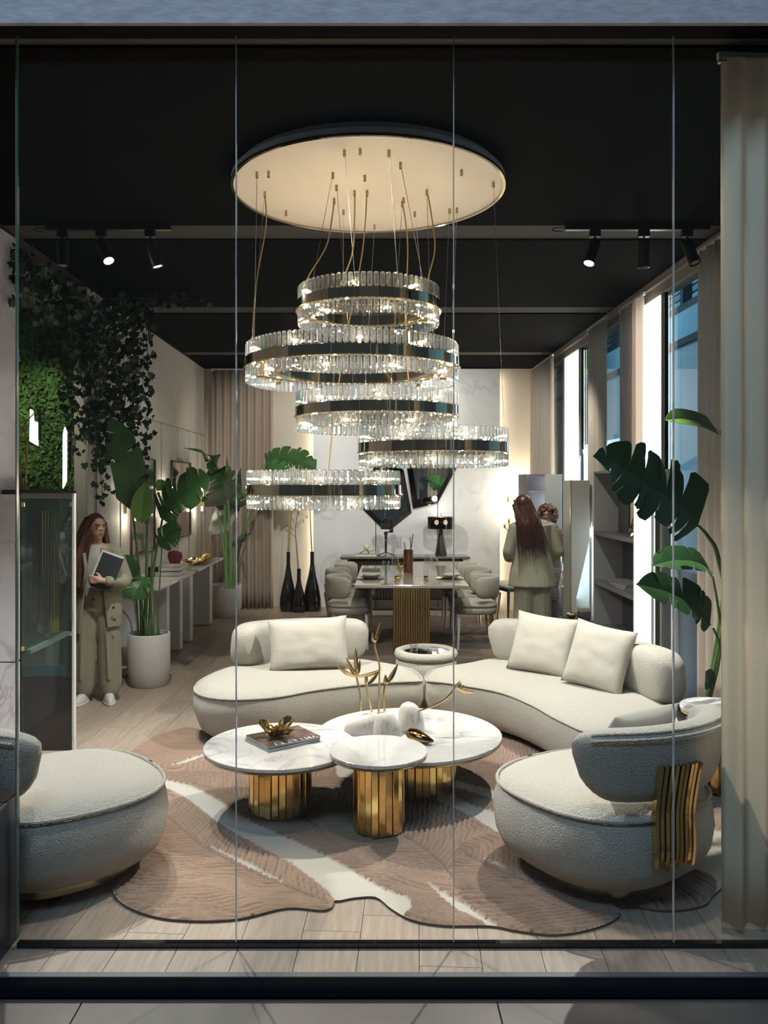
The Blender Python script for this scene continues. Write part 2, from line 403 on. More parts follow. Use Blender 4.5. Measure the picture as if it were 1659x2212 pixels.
# black plinth edge of the stand, metal nosing, and hall floor below
struct(MB().box((-3.6, 3.06, -.075), (3.6, 3.084, -.003)), 'trim_1', mat('dark_plinth', (.010, .013, .020), .3))
struct(MB().box((-3.6, 3.055, -.003), (3.6, 3.084, .0015)), 'trim_2', mat('plinth_nosing', (.10, .10, .11), .4))
hf = MB()
hf.box((-14, -9, -.16), (14, 60, -.09))
hall = struct(hf, 'floor', mat('hall_screed', (.10, .095, .09), .6))
tile = MB().box((-.747, -.747, -.02), (.747, .747, 0))
t0 = None
TILE = mat('hall_tile', (.115, .10, .088), .5, noise_amt=.25, noise_scale=2.5, rand=.05, bump=.06, bump_scale=20)
for ix in range(-3, 4):
    for iy in range(-1, 2):
        if t0 is None: o = t0 = tile.build('tile', TILE, hall)
        else: o = link('tile', t0.data, hall)
        o.location = (-.3 + ix * 1.5, 2.3 - .03 + (iy - 1) * 1.5 - .0, -.065)
# ceiling: black stretched panels between grey strips
ce = struct(MB().box((-3.9, YG + .02, CEIL + .012), (2.6, D_BACK + .1, CEIL + .10)), 'ceiling', STRIPM)
ys = [3.35, 5.63, 5.97, 8.20, 8.53, 10.95, 11.28, D_BACK]
for k in range(4):
    a, b = ys[2 * k], ys[2 * k + 1]
    MB().box((-2.5, a, CEIL), (2.40, b, CEIL + .012)).build('ceiling_panel', CEILM, ce)
# walls
wb = struct(MB().box((-3.9, D_BACK, -.06), (2.7, D_BACK + .12, CEIL)), 'wall_back', PLASTER)
for (a, b) in ((-.88, 0.04), (0.05, .96), (.97, 1.89)):
    MB().bbox((a, D_BACK - .13, 0), (b, D_BACK - .10, CEIL - .02), .003).build('marble_panel', MARBLEW, wb)
MB().box((-.82, D_BACK - .10, 0), (-.78, D_BACK, CEIL - .03)).box((1.78, D_BACK - .10, 0), (1.82, D_BACK, CEIL - .03)).build('panel_batten', BLACK, wb)
MB().box((-.86, D_BACK - .08, .05), (-.845, D_BACK - .04, CEIL - .1)).build('light_strip', LEDWARM, wb)
MB().box((1.855, D_BACK - .08, .05), (1.87, D_BACK - .04, CEIL - .1)).build('light_strip', LEDWARM, wb)
# left wall: marble clad near stretch, recess with the green wall, panelled far stretch
wl = struct(MB().box((XL - .25, 3.35, -.02), (XL - .02, 5.88, CEIL)), 'wall_left_near', PLASTER)
for (a, b) in ((3.36, 4.6), (4.61, 5.88)):
    MB().bbox((XL - .02, a, 0), (XL, b, CEIL - .01), .003).build('marble_panel', MARBLEL, wl)
wf = struct(MB().box((XL - .12, 7.37, 0), (XL - .015, D_BACK, CEIL)), 'wall_left_far', PLASTER2)
y = 7.37; k = 0
while y < D_BACK - .05:
    w_ = (.22, .42, .30, .55, .42)[k % 5]; e = min(y + w_, D_BACK)
    MB().bbox((XL - .015, y + .003, 0), (XL + (.010 if k % 2 else 0), e - .003, 2.55), .004).build('wall_panel', PLASTER2, wf)
    y = e; k += 1
MB().bbox((XL - .015, 7.37, 2.56), (XL, D_BACK, CEIL - .005), .003).build('upper_panel', PLASTER2, wf)
struct(MB().box((-3.95, 7.75, -.02), (XL - .12, 7.85, CEIL)), 'wall_recess_back', mat('recess_wall', (.05, .07, .04), .9))
struct(MB().box((-4.0, 5.5, -.02), (-3.9, 7.85, CEIL)), 'wall_recess_side', PLASTER)
rc = struct(MB().box((-3.9, 5.9, 3.44), (XL - .12, 7.75, 3.50)), 'ceiling', mat('recess_ceiling', (.42, .42, .40), .8))
MB().lathe([(.16, 0), (.16, .04)], 24).build('ceiling_vent', BLACK, rc).location = (-2.86, 6.6, 3.405)
light('unseen_spot', 'SPOT', (-3.05, 6.6, 3.38), (-3.0, 7.8, 1.9), 50, (1, .93, .75), .04, spot=60, blend=.8)
struct(MB().box((-3.9, 5.86, 0), (XL - .25, 5.9, CEIL)), 'wall_recess_front', PLASTER)
# right wall: posts, header, side windows
wr = struct(MB().box((XR, YG + .1, 3.42), (XR + .12, D_BACK, CEIL)), 'wall_right', HEADERM)
MB().box((XR - .03, YG + .1, 3.50), (XR, D_BACK, CEIL - .002)).build('ceiling_cove', HEADERM, wr)
for a, b in ((5.60, 5.72), (10.50, 10.60), (11.6, D_BACK)):
    MB().box((XR, a, 0), (XR + .10, b, 3.42)).build('wall_post', PLASTER, wr)
for a, b in ((6.955, 6.985), (7.40, 7.44), (9.74, 9.78), (10.46, 10.50)):
    MB().box((XR + .015, a, 0), (XR + .05, b, 3.42)).build('mullion', BLACK, wr)
for n_, (a, b) in enumerate(((3.4, 6.955), (7.44, 9.74), (10.60, 11.6))):
    w = struct(MB().box((XR + .03, a, 0), (XR + .04, b, .05)), 'window_%d' % (n_ + 2), BLACK)
    MB().box((XR + .03, a, .05), (XR + .042, b, 3.42)).build('pane', PANETINT, w)
# lit columns between the side windows
for n_, (a, b) in enumerate(((6.99, 7.39), (9.79, 10.45))):
    lt = thing('light_column', ('tall glowing white light column in the right wall, behind the big palm leaf', 'far glowing white light column beside the green sign, above the white wardrobe')[n_], 'light', (XR, (a + b) / 2, 0))
    MB().box((XR + .0, a, .02), (XR + .028, b, 3.41)).build('housing', WHITEP, lt, world=True)
    MB().box((XR - .012, a + .005, .03), (XR - .001, b - .005, 3.40)).build('diffuser', LEDW, lt, world=True)
# shop front: fascia, black head and sill channel, glass panes
struct(MB().box((-3.4, 3.10, 3.523), (3.4, 3.12, 6.0)), 'wall_front_fascia', FASCIA)
struct(MB().loft([[(x, 3.121, 3.524), (x, YG + .04, 3.566), (x, YG + .04, 3.66), (x, 3.121, 3.66)] for x in (-3.4, 3.4)], True, True), 'trim_3', CEILM)
struct(MB().box((-1.385, YG - .008, 0), (3.4, YG + .020, .020)), 'trim_4', BLKGLOSS)
struct(MB().box((-3.4, 3.30, 0), (-2.56, 3.36, CEIL)), 'wall_front_left', BLACK)
xs = [-1.385, -.533, .316, 1.175, 2.03, 2.9]
wg = struct(MB().box((-1.392, YG - .004, .03), (-1.387, YG + .016, 3.566)), 'window_1', mat('pane_edge_green', (.10, .16, .14), .2))
for i in range(5):
    MB().box((xs[i] + .003, YG, .0205), (xs[i + 1] - .003, YG + .012, 3.565)).build('pane', PANE, wg)
    if i: MB().box((xs[i] - .0017, YG - .001, .0205), (xs[i] + .0017, YG + .013, 3.565)).build('joint', SEAM, wg)
# hall beyond the side windows
PANELB = mat('hall_blue_panel', (.36, .50, .56), .7, noise_amt=.03, noise_scale=1)
hw = struct(MB().box((7.0, 4, -.13), (7.1, 45, 4.95)), 'wall_hall', PANELB)
pn = MB().box((6.96, 0, -.1), (7.0, 1.18, 4.9)).build('hall_panel', PANELB, hw); pn.location = (0, 8, 0)
for k in range(1, 24):
    o = link('hall_panel', pn.data, hw); o.location = (0, 8 + k * 1.2, 0)
struct(MB().box((6.9, 4, 4.95), (7.4, 45, 5.10)), 'trim_5', mat('hall_dark_rail', (.03, .05, .06), .5))
struct(MB().box((7.0, 4, 5.10), (7.2, 45, 5.75)), 'wall_hall_band', mat('hall_pale_band', (.25, .50, .62), .6))
struct(MB().box((7.0, 4, 5.75), (7.3, 45, 5.92)), 'trim_6', MATS['hall_dark_rail'])
up = struct(MB().box((7.6, 4, 5.9), (7.8, 45, 12)), 'wall_hall_upper', mat('hall_louvre_back', (.05, .12, .16), .7))
LOUV = mat('louvre_blue', (.14, .30, .38), .5, rand=.3)
sl = MB().box((7.5, 4, 0), (7.6, 45, .13)).build('louvre', LOUV, up); sl.location = (0, 0, 6.0)
for k in range(1, 24):
    o = link('louvre', sl.data, up); o.location = (0, 0, 6.0 + .18 * k)
ps = MB().box((7.3, -.09, 5.9), (7.5, .09, 10)).build('louvre_post', MATS['hall_dark_rail'], up); ps.location = (0, 14, 0)
for k in range(1, 10):
    o = link('louvre_post', ps.data, up); o.location = (0, 14 + 1.9 * k, 0)
MB().cyl((7.2, 6, 7.9), (7.2, 45, 7.9), .04).build('railing', STEEL, up)
struct(MB().box((-14, 44, -.13), (14, 44.2, 12)), 'wall_hall_end', mat('hall_end', (.16, .22, .25), .8))
# restroom sign hanging in the hall
sg = thing('restroom_sign', 'green hanging sign with dark standing man pictogram', 'sign', (4.98, 19.5, -.09))
MB().box((-.30, 0, 4.50), (.30, .05, 5.75)).build('sign_panel', mat('sign_green', (.14, .33, .05), .6, emis=.25), sg)
SIGN = mat('sign_dark', (.03, .05, .05), .6)
pg = MB(); pg.lathe([(.001, -.012), (.15, -.012), (.15, 0), (.001, 0)], 20, Matrix.Translation((0, 0, 2.0)) @ Matrix.Rotation(pi / 2, 4, 'X'))
for poly in ([(-.20, 1.78), (.20, 1.78), (.30, 1.68), (.30, 1.02), (.22, 1.02), (.20, 1.45), (.20, .98), (-.20, .98), (-.20, 1.45), (-.22, 1.02), (-.30, 1.02), (-.30, 1.68)],
             [(-.20, .98), (-.02, .98), (-.02, .25), (-.17, .25)], [(.02, .98), (.20, .98), (.17, .25), (.02, .25)]):
    pg.loft([[(x, -.012, z) for x, z in poly], [(x, 0, z) for x, z in poly]], True, True)
pg.v = [(x * .245 - .05, y, z * .245 + 4.61) for x, y, z in pg.v]; pg.build('pictogram', SIGN, sg)
MB().cyl((.27, .1, 0), (.27, .1, 5.7), .03).build('post', STEEL, sg)
# wordmark on the outside of the side window, seen from behind
def text_mesh(name, body, size, m, parent=None, ext=.002, **kw):
    cu = bpy.data.curves.new(name, 'FONT'); cu.body = body; cu.size = size; cu.extrude = ext; cu.align_x = 'CENTER'; cu.space_character = 1.5 if len(body) > 1 else 1
    tmp = bpy.data.objects.new(name, cu); COL.objects.link(tmp)
    bpy.context.view_layer.update()
    me = bpy.data.meshes.new_from_object(tmp.evaluated_get(bpy.context.evaluated_depsgraph_get()))
    bpy.data.objects.remove(tmp); me.materials.clear(); me.materials.append(m)
    return link(name, me, parent, **kw)
tx = thing('window_lettering', 'grey capital letters on the side window, seen reversed from inside', 'lettering', (XR + .0445, 9.36, 2.76), pi / 2)
mat('letter_grey', (.20, .19, .18), .6)
for k, c_ in enumerate('MELT'):
    o = text_mesh('letter', c_, .24, MATS['letter_grey'], tx); o.location = ((k - 1.5) * .27, 0, 0); o.rotation_euler = (pi / 2, 0, 0)
# ================================================================ rug (leaf shaped, carved pile)
def V2(*a): return [Vector((x, y, 0)) for x, y in a]
def FP(px, py, z=0.0):                      # floor-level point under a measured pixel
    d = (EYE - z) * F / (py - CY); return ((px - CX) / F * d, d)
def dist_line(X, Y, pl):
    best = np.full(X.shape, 1e9); par = np.zeros(X.shape); side = np.zeros(X.shape); L = 0
    for i in range(len(pl) - 1):
        ax, ay = pl[i][0], pl[i][1]; bx, by = pl[i + 1][0], pl[i + 1][1]
        dx, dy = bx - ax, by - ay; l2 = dx * dx + dy * dy + 1e-12; l = sqrt(l2)
        t = np.clip(((X - ax) * dx + (Y - ay) * dy) / l2, 0, 1)
        d = np.hypot(X - ax - t * dx, Y - ay - t * dy); m = d < best
        best[m] = d[m]; par[m] = (L + t * l)[m]; side[m] = np.sign((X - ax) * dy - (Y - ay) * dx)[m]; L += l
    return best, par, side
rug_px = [(300, 1612), (345, 1590), (410, 1575), (480, 1592), (580, 1597), (700, 1583), (900, 1570), (1040, 1580), (1120, 1602), (1195, 1640), (1285, 1690), (1355, 1726), (1420, 1724), (1500, 1722), (1600, 1745), (1600, 1870), (1545, 1935), (1517, 1962), (1440, 1972), (1370, 1963), (1340, 1966),
          (1337, 1985), (1290, 2008), (1205, 2024), (1120, 2016), (1060, 2005), (960, 2004), (890, 1992), (845, 1968), (812, 1943), (765, 1944), (725, 1950), (712, 1930), (722, 1955), (700, 1971), (620, 1966), (520, 1989), (420, 1994), (330, 1984),
          (262, 1955), (238, 1915), (246, 1880), (290, 1835), (230, 1740), (200, 1690), (250, 1665), (270, 1640)]
rug_poly = [tuple(p[:2]) for p in spline([(*FP(x, y), 0) for x, y in rug_px], 4, True)]
# leaves: (outline, midrib) measured on the floor, later ones lie on top
leaves = [
    ([(290, 1600), (420, 1570), (620, 1560), (720, 1650), (700, 1760), (560, 1740), (420, 1700), (330, 1690), (270, 1650)], [(380, 1658), (470, 1632), (640, 1600)], .028),
    ([(250, 1700), (330, 1695), (450, 1745), (560, 1810), (640, 1880), (725, 1950), (700, 1972), (620, 1967), (520, 1990), (400, 1995), (290, 1975), (236, 1915), (250, 1870), (300, 1820), (200, 1730)], [(330, 1740), (430, 1830), (520, 1880), (600, 1915), (700, 1955)], .024),
    ([(330, 1690), (440, 1672), (620, 1690), (760, 1750), (880, 1850), (940, 1960), (850, 1975), (760, 1890), (640, 1840), (520, 1790), (420, 1740)], [(420, 1700), (620, 1760), (800, 1870), (880, 1960)], .0),
    ([(600, 1700), (800, 1690), (1000, 1760), (1120, 1850), (1160, 1960), (1060, 2008), (960, 2006), (880, 1990), (820, 1900), (700, 1800)], [(700, 1730), (900, 1830), (1000, 1930), (1050, 2004)], .018),
    ([(1000, 1830), (1150, 1800), (1400, 1860), (1540, 1900), (1520, 1964), (1400, 1972), (1340, 1966), (1335, 1990), (1205, 2026), (1070, 2006), (980, 1920)], [(1000, 1850), (1100, 1900), (1200, 1930), (1340, 1965)], .0),
    ([(900, 1560), (1200, 1590), (1300, 1660), (1200, 1740), (1080, 1760), (960, 1700)], [(930, 1600), (1060, 1660), (1200, 1700)], .0),
    ([(1400, 1650), (1620, 1690), (1620, 1800), (1480, 1790), (1300, 1780)], [(1300, 1720), (1620, 1740)], .02),
]
step = .010
bx0 = min(p[0] for p in rug_poly); bx1 = max(p[0] for p in rug_poly); by0 = min(p[1] for p in rug_poly); by1 = max(p[1] for p in rug_poly)
gx = np.arange(bx0, bx1 + step, step); gy = np.arange(by0, by1 + step, step)
GX, GY = np.meshgrid(gx, gy)
inside = in_poly(GX, GY, rug_poly)
Hh = np.full(GX.shape, .014); COLR = np.zeros(GX.shape + (3,)); COLR[:] = (.50, .46, .40)
rs = np.random.RandomState(3)
wob = .010 * np.sin(GX * 13 + 2.1 * np.sin(GY * 9)) + .008 * np.sin(GY * 23 + GX * 11)
for li, (outl, mid, ribw) in enumerate(leaves):
    op = [tuple(p[:2]) for p in spline([(*FP(x, y), 0) for x, y in outl], 5, True)]
    mp_ = [tuple(p[:2]) for p in spline([(*FP(x, y), 0) for x, y in mid], 6)]
    m = in_poly(GX, GY, op)
    d, s, side = dist_line(GX, GY, mp_)
    u = s + d * .95 + wob * (1 + .6 * side)
    per = .036
    ph = (u / per) % 1.0
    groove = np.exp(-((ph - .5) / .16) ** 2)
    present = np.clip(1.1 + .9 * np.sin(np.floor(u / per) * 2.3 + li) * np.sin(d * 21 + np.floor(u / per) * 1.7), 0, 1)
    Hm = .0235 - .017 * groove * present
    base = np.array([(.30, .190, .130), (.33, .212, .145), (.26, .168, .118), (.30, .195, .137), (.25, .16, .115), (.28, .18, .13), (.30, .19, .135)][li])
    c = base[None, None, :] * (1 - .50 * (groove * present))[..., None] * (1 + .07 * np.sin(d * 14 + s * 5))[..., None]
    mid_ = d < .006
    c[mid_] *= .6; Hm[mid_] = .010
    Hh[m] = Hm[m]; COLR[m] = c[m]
# pale channel between the two big leaves
chan = [tuple(p[:2]) for p in spline([(*FP(x, y), 0) for x, y in ((300, 1690), (400, 1712), (520, 1790), (660, 1860), (790, 1940), (840, 1960))], 6)]
d, s, side = dist_line(GX, GY, chan); m = (d < .055 + .02 * s); Hh[m] = .013; COLR[m] = (.52, .485, .425)
chan = [tuple(p[:2]) for p in spline([(*FP(x, y), 0) for x, y in ((960, 1690), (1060, 1720), (1150, 1745))], 6)]
d, s, side = dist_line(GX, GY, chan); m = (d < .06); Hh[m] = .013; COLR[m] = (.52, .485, .425)
for pts_, wd in (([(365, 1660), (400, 1650), (445, 1634)], .030), ([(455, 1835), (520, 1866), (570, 1892), (608, 1912)], .016), ([(925, 1915), (990, 1962), (1065, 2004)], .028), ([(1040, 1860), (1090, 1880)], .01)):
    sk = [tuple(p[:2]) for p in spline([(*FP(x, y), 0) for x, y in pts_], 6)]; Ls = sum(math.hypot(sk[i][0] - sk[i - 1][0], sk[i][1] - sk[i - 1][1]) for i in range(1, len(sk)))
    d, s, side = dist_line(GX, GY, sk); m = d < wd * (1.05 - abs(s / Ls - .55) * 1.6); Hh[m] = .010; COLR[m] = (.50, .465, .40)
# soft edge of the pile
ed, _, _ = dist_line(GX, GY, rug_poly + [rug_poly[0]])
Hh = Hh * np.clip(.25 + .75 * np.sqrt(np.clip(ed / .025, 0, 1)), 0, 1) + rs.uniform(-.0012, .0012, Hh.shape)
# grid points next to the outline move onto it, so the edge is smooth
bd, QX, QY = dist_line_pt(GX, GY, rug_poly + [rug_poly[0]])
near = bd < step * .72
GX = np.where(near, QX, GX); GY = np.where(near, QY, GY); Hh = np.where(near, .011, Hh); inside = inside | near
idx = -np.ones(GX.shape, int); idx[inside] = np.arange(inside.sum())
vs = np.stack([GX[inside], GY[inside], Hh[inside]], 1)
q = inside[:-1, :-1] & inside[1:, :-1] & inside[:-1, 1:] & inside[1:, 1:]
fs = np.stack([idx[:-1, :-1][q], idx[:-1, 1:][q], idx[1:, 1:][q], idx[1:, :-1][q]], 1)
me = bpy.data.meshes.new('rug'); me.from_pydata(vs.tolist(), [], fs.tolist())
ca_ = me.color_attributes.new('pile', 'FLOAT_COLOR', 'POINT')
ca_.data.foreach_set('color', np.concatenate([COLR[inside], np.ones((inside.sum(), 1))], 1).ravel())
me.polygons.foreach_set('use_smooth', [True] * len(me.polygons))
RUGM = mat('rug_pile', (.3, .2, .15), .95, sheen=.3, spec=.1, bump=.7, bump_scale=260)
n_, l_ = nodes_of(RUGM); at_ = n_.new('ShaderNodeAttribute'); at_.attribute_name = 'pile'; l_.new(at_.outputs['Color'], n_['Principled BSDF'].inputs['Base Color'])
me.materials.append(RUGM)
RUG = link('rug', me, label='large brown and cream rug carved with overlapping leaf shapes under the coffee tables', cat='rug')
ss = MB(); ep = [Vector((x, y, 0)) for x, y in rug_poly]
ss.loft([[(p.x, p.y, .001) for p in ep], [(p.x, p.y, .011) for p in ep]]).build('edge_binding', mat('rug_edge', (.10, .07, .055), .9), RUG)

# ================================================================ curved sofa (two seats, two backs)
def piping(poly, z, r, name, parent, m=BOUCLE2, world=True, closed=True, lift=None):
    pts = [(p.x, p.y, z) for p in poly]
    if closed: pts = pts + [pts[0], pts[1]]
    return MB().tube(pts, r, 6, not closed).build(name, m, parent, True, world=world)
def seat_body(name, outline, parent, zt=.36, crown=.05, ub=.17):
    poly = resample(spline(V2(*outline), 10, True), 180)
    a = sum(poly[i - 1].x * poly[i].y - poly[i].x * poly[i - 1].y for i in range(len(poly)))
    if a < 0: poly.reverse()
    prof = [(ub + .03, .045), (ub * .62, .058), (ub * .30, .10), (.028, .16), (.004, .23), (.003, .29), (.012, zt - .02), (.022, zt)]
    base = cushion_body(poly, prof).build(name, BOUCLE, parent, 'all', world=True)
    dome('seat_cushion', inset(poly, .014), BOUCLE2, parent, lambda d: zt - .010 + (crown + .012) * (1 - np.exp(-d / .06)), .014)
    piping(inset(poly, .012), zt + .001, .0075, 'piping', parent)
    cushion_body(poly, [(ub + .06, .0), (ub + .06, .05)]).build('plinth', BLACK, parent, world=True)
    return poly
def back_pad(path, z0, z1, th, parent, name='backrest', lean=.05, pipe=False, m=None, sag=0, endr=.16, facing=1):
    """upright upholstered slab along a plan path with rounded ends and rolled edges; section swept along the path"""
    path = resample(spline([Vector((*p, 0)) for p in path], 10), 44, False)
    N = len(path); L = [0]
    for i in range(1, N): L.append(L[-1] + (path[i] - path[i - 1]).length)
    rings = []; M_ = 20
    prelim = []
    ts = []
    for i in range(N): prelim.append((path[i], L[i]))
    T = L[-1]
    for i in range(N):
        p = path[i]; t = (path[min(i + 1, N - 1)] - path[max(i - 1, 0)]).normalized(); nrm = Vector((-t.y, t.x, 0)) * facing
        e = min(L[i], T - L[i]); f = min(e / endr, 1); k = sqrt(max(1 - (1 - f) ** 2, 0)) ; k = max(k, .03)
        zlo = z0 + (z1 - z0) * .62 * (1 - k) - sag * 0; zhi = z1 - (z1 - z0) * .22 * (1 - k)
        h = (zhi - zlo); w = th * (.35 + .65 * k) / 2
        ring = []
        for j in range(M_):
            a = 2 * pi * j / M_; c, s_ = cos(a), sin(a)
            ex = .55
            x = w * math.copysign(abs(c) ** ex, c); z = zlo + h / 2 + h / 2 * math.copysign(abs(s_) ** ex, s_)
            off = lean * ((z - z0) / (z1 - z0)) ** 1.0
            ring.append(p + nrm * (x - off) + Vector((0, 0, z)))
        rings.append(ring)
    ob = MB().loft(rings, True, True).build(name, m or BOUCLE, parent, 'all', world=True)
    return ob, path, L
sofa = thing('curved_sofa', 'long curved cream boucle sofa in two joined seats behind the coffee tables', 'sofa', (.35, 6.1, 0))
left_out = [(-1.29, 6.02), (-1.24, 5.80), (-1.12, 5.66), (-.92, 5.60), (-.65, 5.67), (-.37, 5.88), (0, 6.06), (.25, 6.12), (.365, 6.14), (.378, 6.22), (.365, 6.36), (.32, 6.53), (.22, 6.64), (.10, 6.74), (-.12, 6.90), (-.45, 6.99), (-.85, 6.90), (-1.14, 6.62), (-1.26, 6.30)]
seat_body('seat_base', left_out, sofa)
right_out = [(.392, 6.14), (.50, 6.10), (.646, 6.00), (.88, 5.80), (1.03, 5.48), (1.12, 5.16), (1.24, 4.86), (1.42, 4.66), (1.64, 4.66), (1.80, 4.86), (1.90, 5.20), (1.97, 5.50), (1.97, 5.78), (1.86, 6.15), (1.60, 6.52), (1.28, 6.80), (.98, 6.90), (.70, 6.69), (.52, 6.58), (.43, 6.46), (.392, 6.30), (.382, 6.22)]
seat_body('seat_base', right_out, sofa)
bo, _, _ = back_pad([(-1.04, 6.40), (-.96, 6.60), (-.80, 6.72), (-.50, 6.80), (-.22, 6.79), (-.04, 6.74)], .37, .725, .24, sofa, lean=.03)
bo2, _, _ = back_pad([(.94, 6.78), (1.16, 6.73), (1.42, 6.52), (1.62, 6.22), (1.78, 5.90), (1.90, 5.58), (1.95, 5.32)], .37, .73, .24, sofa, lean=.03)

def pillow(name, w, h, t, loc, tilt, rz, label, m=LINEN, seed=1, roll=0, **kw):
    """soft square cushion, standing on its lower edge at loc, tilted back"""
    R = random.Random(seed); n = 18
    mb = MB(); vs = []; fs = []
    for sgn in (1, -1):
        for i in range(n + 1):
            for j in range(n + 1):
                u, v = i / n * 2 - 1, j / n * 2 - 1
                e = (1 - abs(u) ** 2.6) * (1 - abs(v) ** 2.6)
                pinch = 1 - .07 * (1 - abs(u) ** 2 * abs(v) ** 2)  # corners poke out, sides pull in
                x = u * w / 2 * (1 - .06 * (1 - v * v) * (abs(u) ** 3)); z = v * h / 2 * (1 - .07 * (1 - u * u) * (abs(v) ** 3))
                wr = .010 * noise.noise(Vector((u * 3 + seed, v * 3, sgn))) + .004 * noise.noise(Vector((u * 8 + seed, v * 5, sgn)))
                y = sgn * (t / 2 * max(e, 0) ** .45 + wr * e)
                vs.append((x, y, z + h / 2))
        o = 0 if sgn == 1 else (n + 1) ** 2
        for i in range(n):
            for j in range(n):
                a = o + i * (n + 1) + j; q = (a, a + 1, a + n + 2, a + n + 1)
                fs.append(q if sgn == 1 else q[::-1])
    mb.add(vs, fs)
    M = Matrix.Rotation(roll, 4, 'Y') @ Matrix.Rotation(tilt, 4, 'X')
    mb.v = [tuple(M @ Vector(v)) for v in mb.v]
    o = mb.build(name, m, None, 'all', label=label, cat='cushion', **kw)
    bm = bmesh.new(); bm.from_mesh(o.data); bmesh.ops.remove_doubles(bm, verts=bm.verts, dist=.0006); bmesh.ops.recalc_face_normals(bm, faces=bm.faces); bm.to_mesh(o.data); bm.free()
    o.location = loc; o.rotation_euler = (0, 0, rz); WM[o.name] = Matrix.Translation(Vector(loc)) @ Matrix.Rotation(rz, 4, 'Z')
    return o
pillow('cushion', .61, .40, .17, (-.475, 6.30, .405), -.30, .10, 'wide cream cushion leaning on the left part of the curved sofa', seed=2, group=None, roll=-.05)
pillow('cushion', .50, .455, .16, (1.215, 6.18, .405), -.38, -.62, 'cream cushion at the left end of the sofa\'s right backrest', seed=5, roll=.06)
pillow('cushion', .47, .46, .16, (1.49, 5.72, .405), -.36, -.80, 'cream square cushion in the middle of the sofa\'s right backrest', seed=9, roll=.10)

# ================================================================ armchairs
def armchair(loc, face, label, pil, A=radians(72), soff=0, sp=.05):
    """swivel tub chair; local -X is the back side, +X the open front"""
    t = thing('armchair', label, 'armchair', (*loc, .0245), face)
    ol = []
    for k in range(40):
        a = 2 * pi * k / 40; c, s = cos(a), sin(a)
        ex = .82
        ol.append(Vector((.47 * math.copysign(abs(c) ** ex, c) + .0, .475 * math.copysign(abs(s) ** ex, s), 0)))
    poly = resample(ol, 96)
    prof = [(.14, .05), (.085, .062), (.04, .10), (.012, .16), (0, .24), (.006, .31), (.022, .362), (.030, .378)]
    cushion_body(poly, prof).build('seat_base', BOUCLE, t, 'all')
    dome('seat_cushion', inset(poly, .022), BOUCLE, t, lambda d: .368 + .060 * (1 - np.exp(-d / .06)), .014, world=False)
    piping(inset(poly, .019), .380, .0085, 'piping', t, world=False)
    cushion_body(poly, [(.15, 0), (.15, .052)]).build('plinth_ring', BRASS, t, True)
    # wrap-around backrest
    N = 40; rings = []; M_ = 24; pipe1 = []; pipe2 = []
    for i in range(N + 1):
        a = pi - A + 2 * A * i / N; e = min(i, N - i) / N * 2 * A * .45
        f = min(e / .17, 1); k = max(sqrt(max(1 - (1 - f) ** 2, 0)), .06)
        z1 = .745 + .035 * cos((a - pi) * 1.1); z0 = .455 - .0 * k
        zlo = z0 + .20 * (1 - k); zhi = z1 - .05 * (1 - k)
        h = zhi - zlo; w = .145 * (.45 + .55 * k) / 2; Rr = .425
        ring = []
        for j in range(M_):
            b = 2 * pi * j / M_; c, s = cos(b), sin(b)
            x = w * math.copysign(abs(c) ** .6, c); z = zlo + h / 2 + h / 2 * math.copysign(abs(s) ** .6, s)
            rr = Rr + x + .055 * (z - .45) / .3
            ring.append((rr * cos(a), rr * 1.02 * sin(a), z))
        rings.append(ring)
        if 3 <= i <= N - 3:
            ro = Rr + w * .92 + .055 * (zhi - .45) / .3
            pipe1.append((ro * cos(a), ro * 1.02 * sin(a), zhi - .028)); ro -= .022
            pipe2.append((ro * cos(a), ro * 1.02 * sin(a), zhi - .008))
    MB().loft(rings, True, True).build('backrest', BOUCLE, t, 'all')
    MB().tube(pipe1, .006, 6).build('piping', BOUCLE, t, True); MB().tube(pipe2, .006, 6).build('piping', BOUCLE, t, True)
    # bent brass slats joining back and seat
    for i in range(9):
        a = pi + soff + (i - 4) * sp
        pts = []
        for v in spline([(.486, 0, .20 + .014 * sin(i * 2.1)), (.494, 0, .27), (.492, 0, .36), (.492, 0, .43), (.506, 0, .52), (.522, 0, .60), (.528, 0, .63)], 3):
            pts.append((v.x + (.005 if i % 2 else 0), v.z))
        c, s = cos(a), sin(a); w = .0105; d = .020 if i % 2 else .028
        rings = []
        for r, z in pts:
            rings.append([(r * c + s * w, r * s - c * w, z), (r * c - s * w, r * s + c * w, z), ((r + d) * c - s * w * .8, (r + d) * s + c * w * .8, z), ((r + d) * c + s * w * .8, (r + d) * s - c * w * .8, z)])
        MB().loft(rings, True, True).build('slat', GOLD, t)
    return t
arm_r = armchair((1.075, 3.93), radians(124), 'cream boucle tub armchair with gold slats on its back, right of the coffee tables', None, radians(62), -radians(13), .046)
arm_l = armchair((-1.465, 3.92), radians(38), 'boucle tub armchair at the left edge of the shop window behind the planter', None, radians(62))
pillow('cushion', .46, .38, .13, (1.17, 3.95, .435), -.45, radians(124) - pi / 2 + pi, 'small cream cushion leaning inside the right-hand tub armchair', seed=12)

